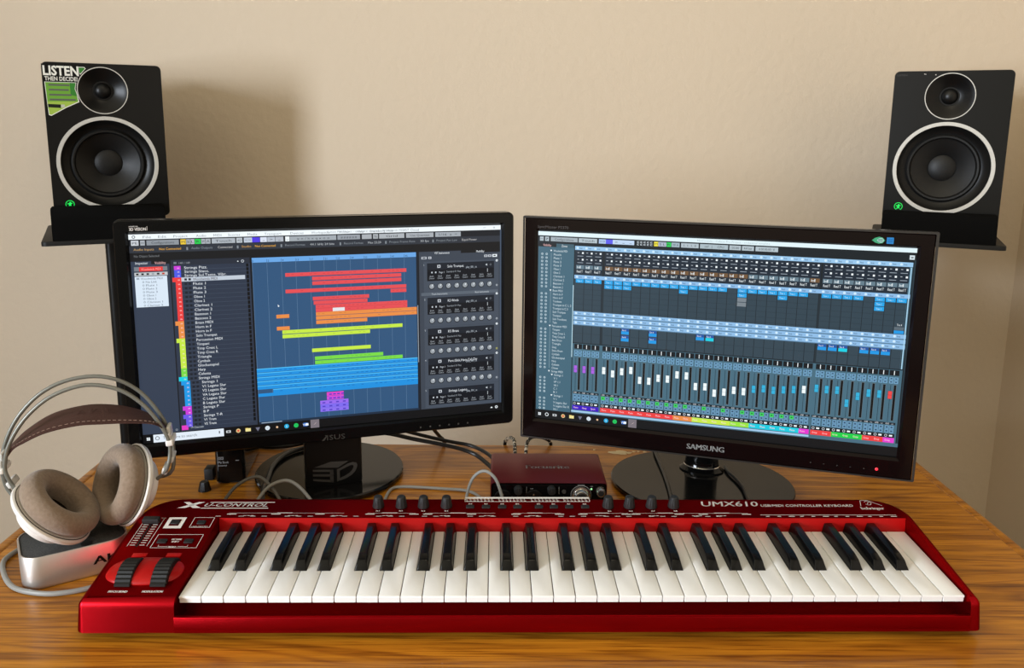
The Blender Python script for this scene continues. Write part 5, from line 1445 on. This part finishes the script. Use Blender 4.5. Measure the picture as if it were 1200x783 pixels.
# ------------------------------------------------------------------ cables
def cable(name, pts, r, m, label, group=None, plug=None):
    b = MB().tube(pts, r, 10)
    o = b.build(name, m)
    tag(o, label, 'cable', group)
    return o
cable('usb_cable', [(-0.4010, 1.0650, 0.0030), (-0.3960, 1.0900, 0.0120), (-0.3800, 1.1080, 0.0320), (-0.3540, 1.1163, 0.0430), (-0.3330, 1.1100, 0.0330), (-0.3140, 1.0960, 0.0140), (-0.3050, 1.0780, 0.0030)], 0.0024, M_dark_grey_cable,
      'darker grey cable looping up behind the keyboard, left of the pale loop')
cable('usb_cable', [(-0.3560, 1.0640, 0.0030), (-0.3490, 1.0900, 0.0140), (-0.3330, 1.1040, 0.0330), (-0.3094, 1.1083, 0.0410), (-0.2900, 1.1050, 0.0330), (-0.2690, 1.0940, 0.0140), (-0.2560, 1.0720, 0.0030)], 0.0024, M_grey_cable,
      'pale grey cable looping up in front of the left monitor stand')
cable('instrument_cable', [(-0.0560, 1.0620, 0.0030), (-0.0540, 1.0780, 0.0120), (-0.0510, 1.0880, 0.0360), (-0.0420, 1.0880, 0.0580), (-0.0270, 1.0840, 0.0680), (-0.0120, 1.0800, 0.0580), (-0.0030, 1.0740, 0.0340), (0.0000, 1.0680, 0.0200), (0.0010, 1.0650, 0.0030)], 0.0022, M_grey_cable,
      'grey cable arching in front of the red audio interface')
cable('data_cable', [(-0.1740, 1.0800, 0.0026), (-0.1735, 1.1200, 0.0026), (-0.1700, 1.1630, 0.0026), (-0.1570, 1.1745, 0.0026), (-0.1300, 1.1740, 0.0026), (-0.0900, 1.1690, 0.0026), (-0.0590, 1.1640, 0.0026), (-0.0400, 1.1480, 0.0026), (-0.0300, 1.1200, 0.0026), (-0.0280, 1.0700, 0.0026)], 0.0022, M_grey_cable,
      'grey cable lying flat on the desk from left monitor stand to red interface')
cable('monitor_cable_or_reflection', [(-0.2480, 1.2600, 0.0600), (-0.2150, 1.2640, 0.0560), (-0.1800, 1.2640, 0.0520), (-0.1475, 1.2600, 0.0460), (-0.1063, 1.2600, 0.0380), (-0.0722, 1.2650, 0.0280), (-0.0466, 1.2600, 0.0200), (-0.0260, 1.2350, 0.0140), (-0.0120, 1.2100, 0.0120), (0.0000, 1.2023, 0.0120)], 0.0034, M_black_cable,
      'thick black cable from the left monitor stand to back of the red interface')
cable('monitor_cable_or_reflection', [(-0.2480, 1.2740, 0.0660), (-0.2100, 1.2760, 0.0600), (-0.1700, 1.2780, 0.0540), (-0.1300, 1.2780, 0.0440), (-0.0900, 1.2800, 0.0340), (-0.0560, 1.2790, 0.0280), (-0.0310, 1.2580, 0.0250), (-0.0150, 1.2280, 0.0240), (-0.0030, 1.2023, 0.0235)], 0.0030, M_black_cable,
      'black cable running just behind the thick one into the red interface')
cable('monitor_cable_or_reflection', [(-0.1330, 1.2950, 0.1400), (-0.1310, 1.3000, 0.0900), (-0.1230, 1.3150, 0.0500), (-0.1110, 1.3400, 0.0200), (-0.1040, 1.3580, 0.0020), (-0.1020, 1.3650, -0.0400), (-0.1020, 1.3670, -0.2000)], 0.0032, M_black_cable,
      'black cable dropping from behind the left monitor over the desk back edge')
cable('monitor_cable_or_reflection', [(-0.3060, 1.2950, 0.0165), (-0.3306, 1.2950, 0.0146), (-0.3530, 1.2650, 0.0146), (-0.3600, 1.2200, 0.0146), (-0.3535, 1.1640, 0.0146), (-0.3525, 1.1440, 0.0146), (-0.3495, 1.1290, 0.0110), (-0.3440, 1.1080, 0.0040), (-0.3360, 1.0850, 0.0037), (-0.3300, 1.0600, 0.0037)], 0.0034, M_black_cable,
      'black cable lying across left side of the round monitor base')
cable('monitor_cable_or_reflection', [(-0.3000, 1.3440, 0.0200), (-0.3400, 1.3340, 0.0080), (-0.3800, 1.3260, 0.0040), (-0.4200, 1.3300, 0.0040), (-0.4480, 1.3440, 0.0050), (-0.4560, 1.3570, 0.0040), (-0.4590, 1.3640, -0.0120), (-0.4600, 1.3660, -0.2000)], 0.0034, M_black_cable,
      'black cable on the desk running left behind the round monitor base')
cable('monitor_cable_or_reflection', [(0.2560, 1.3650, -0.2000), (0.2560, 1.3630, -0.0100), (0.2555, 1.3560, 0.0030), (0.2540, 1.3440, 0.0045), (0.2520, 1.3300, 0.0060), (0.2490, 1.3060, 0.0150), (0.2470, 1.2850, 0.0150), (0.2462, 1.2500, 0.0150), (0.2455, 1.2000, 0.0150), (0.2430, 1.1500, 0.0150), (0.2400, 1.1150, 0.0150), (0.2388, 1.0950, 0.0148), (0.2376, 1.0760, 0.0110), (0.2360, 1.0600, 0.0035), (0.2350, 1.0400, 0.0028)], 0.0025, M_black_cable,  # stretch over the base stands in for a cable's reflection in the gloss
      'black cable crossing left half of the oval monitor base')
cable('monitor_cable_or_reflection', [(0.3470, 1.2330, 0.0150), (0.3465, 1.2200, 0.0150), (0.3475, 1.2050, 0.0150), (0.3515, 1.1850, 0.0150), (0.3535, 1.1550, 0.0150), (0.3505, 1.1250, 0.0150), (0.3480, 1.0980, 0.0150), (0.3465, 1.0800, 0.0145), (0.3455, 1.0660, 0.0100), (0.3450, 1.0520, 0.0030), (0.3445, 1.0350, 0.0027)], 0.0024, M_black_cable,  # mirrored cable on the glossy base, modelled as a solid strand
      'thin black cable curling right of the neck on the oval monitor base')
for label, pts in (('braided cable at back left of the red interface', [(0.0165, 1.2060, 0.0200), (0.0168, 1.2300, 0.0205), (0.0168, 1.2700, 0.0215), (0.0162, 1.3100, 0.0215), (0.0135, 1.3340, 0.0195), (0.0080, 1.3470, 0.0145), (0.0020, 1.3570, 0.0060), (0.0000, 1.3630, -0.0200), (0.0000, 1.3660, -0.2000)]),
                   ('braided cable curving right behind the red interface', [(0.0340, 1.2060, 0.0200), (0.0340, 1.2300, 0.0205), (0.0345, 1.2700, 0.0215), (0.0375, 1.3050, 0.0240), (0.0460, 1.3280, 0.0240), (0.0600, 1.3410, 0.0190), (0.0720, 1.3500, 0.0120), (0.0780, 1.3580, 0.0030), (0.0800, 1.3640, -0.0200), (0.0800, 1.3670, -0.2000)])):
    c = cable('braided_cable', pts, 0.0029, M_braid, 'black and white ' + label)
    MB().tube([pts[0], pts[1]], 0.0040, 12, smooth=0).build('plug', M_silver, c)
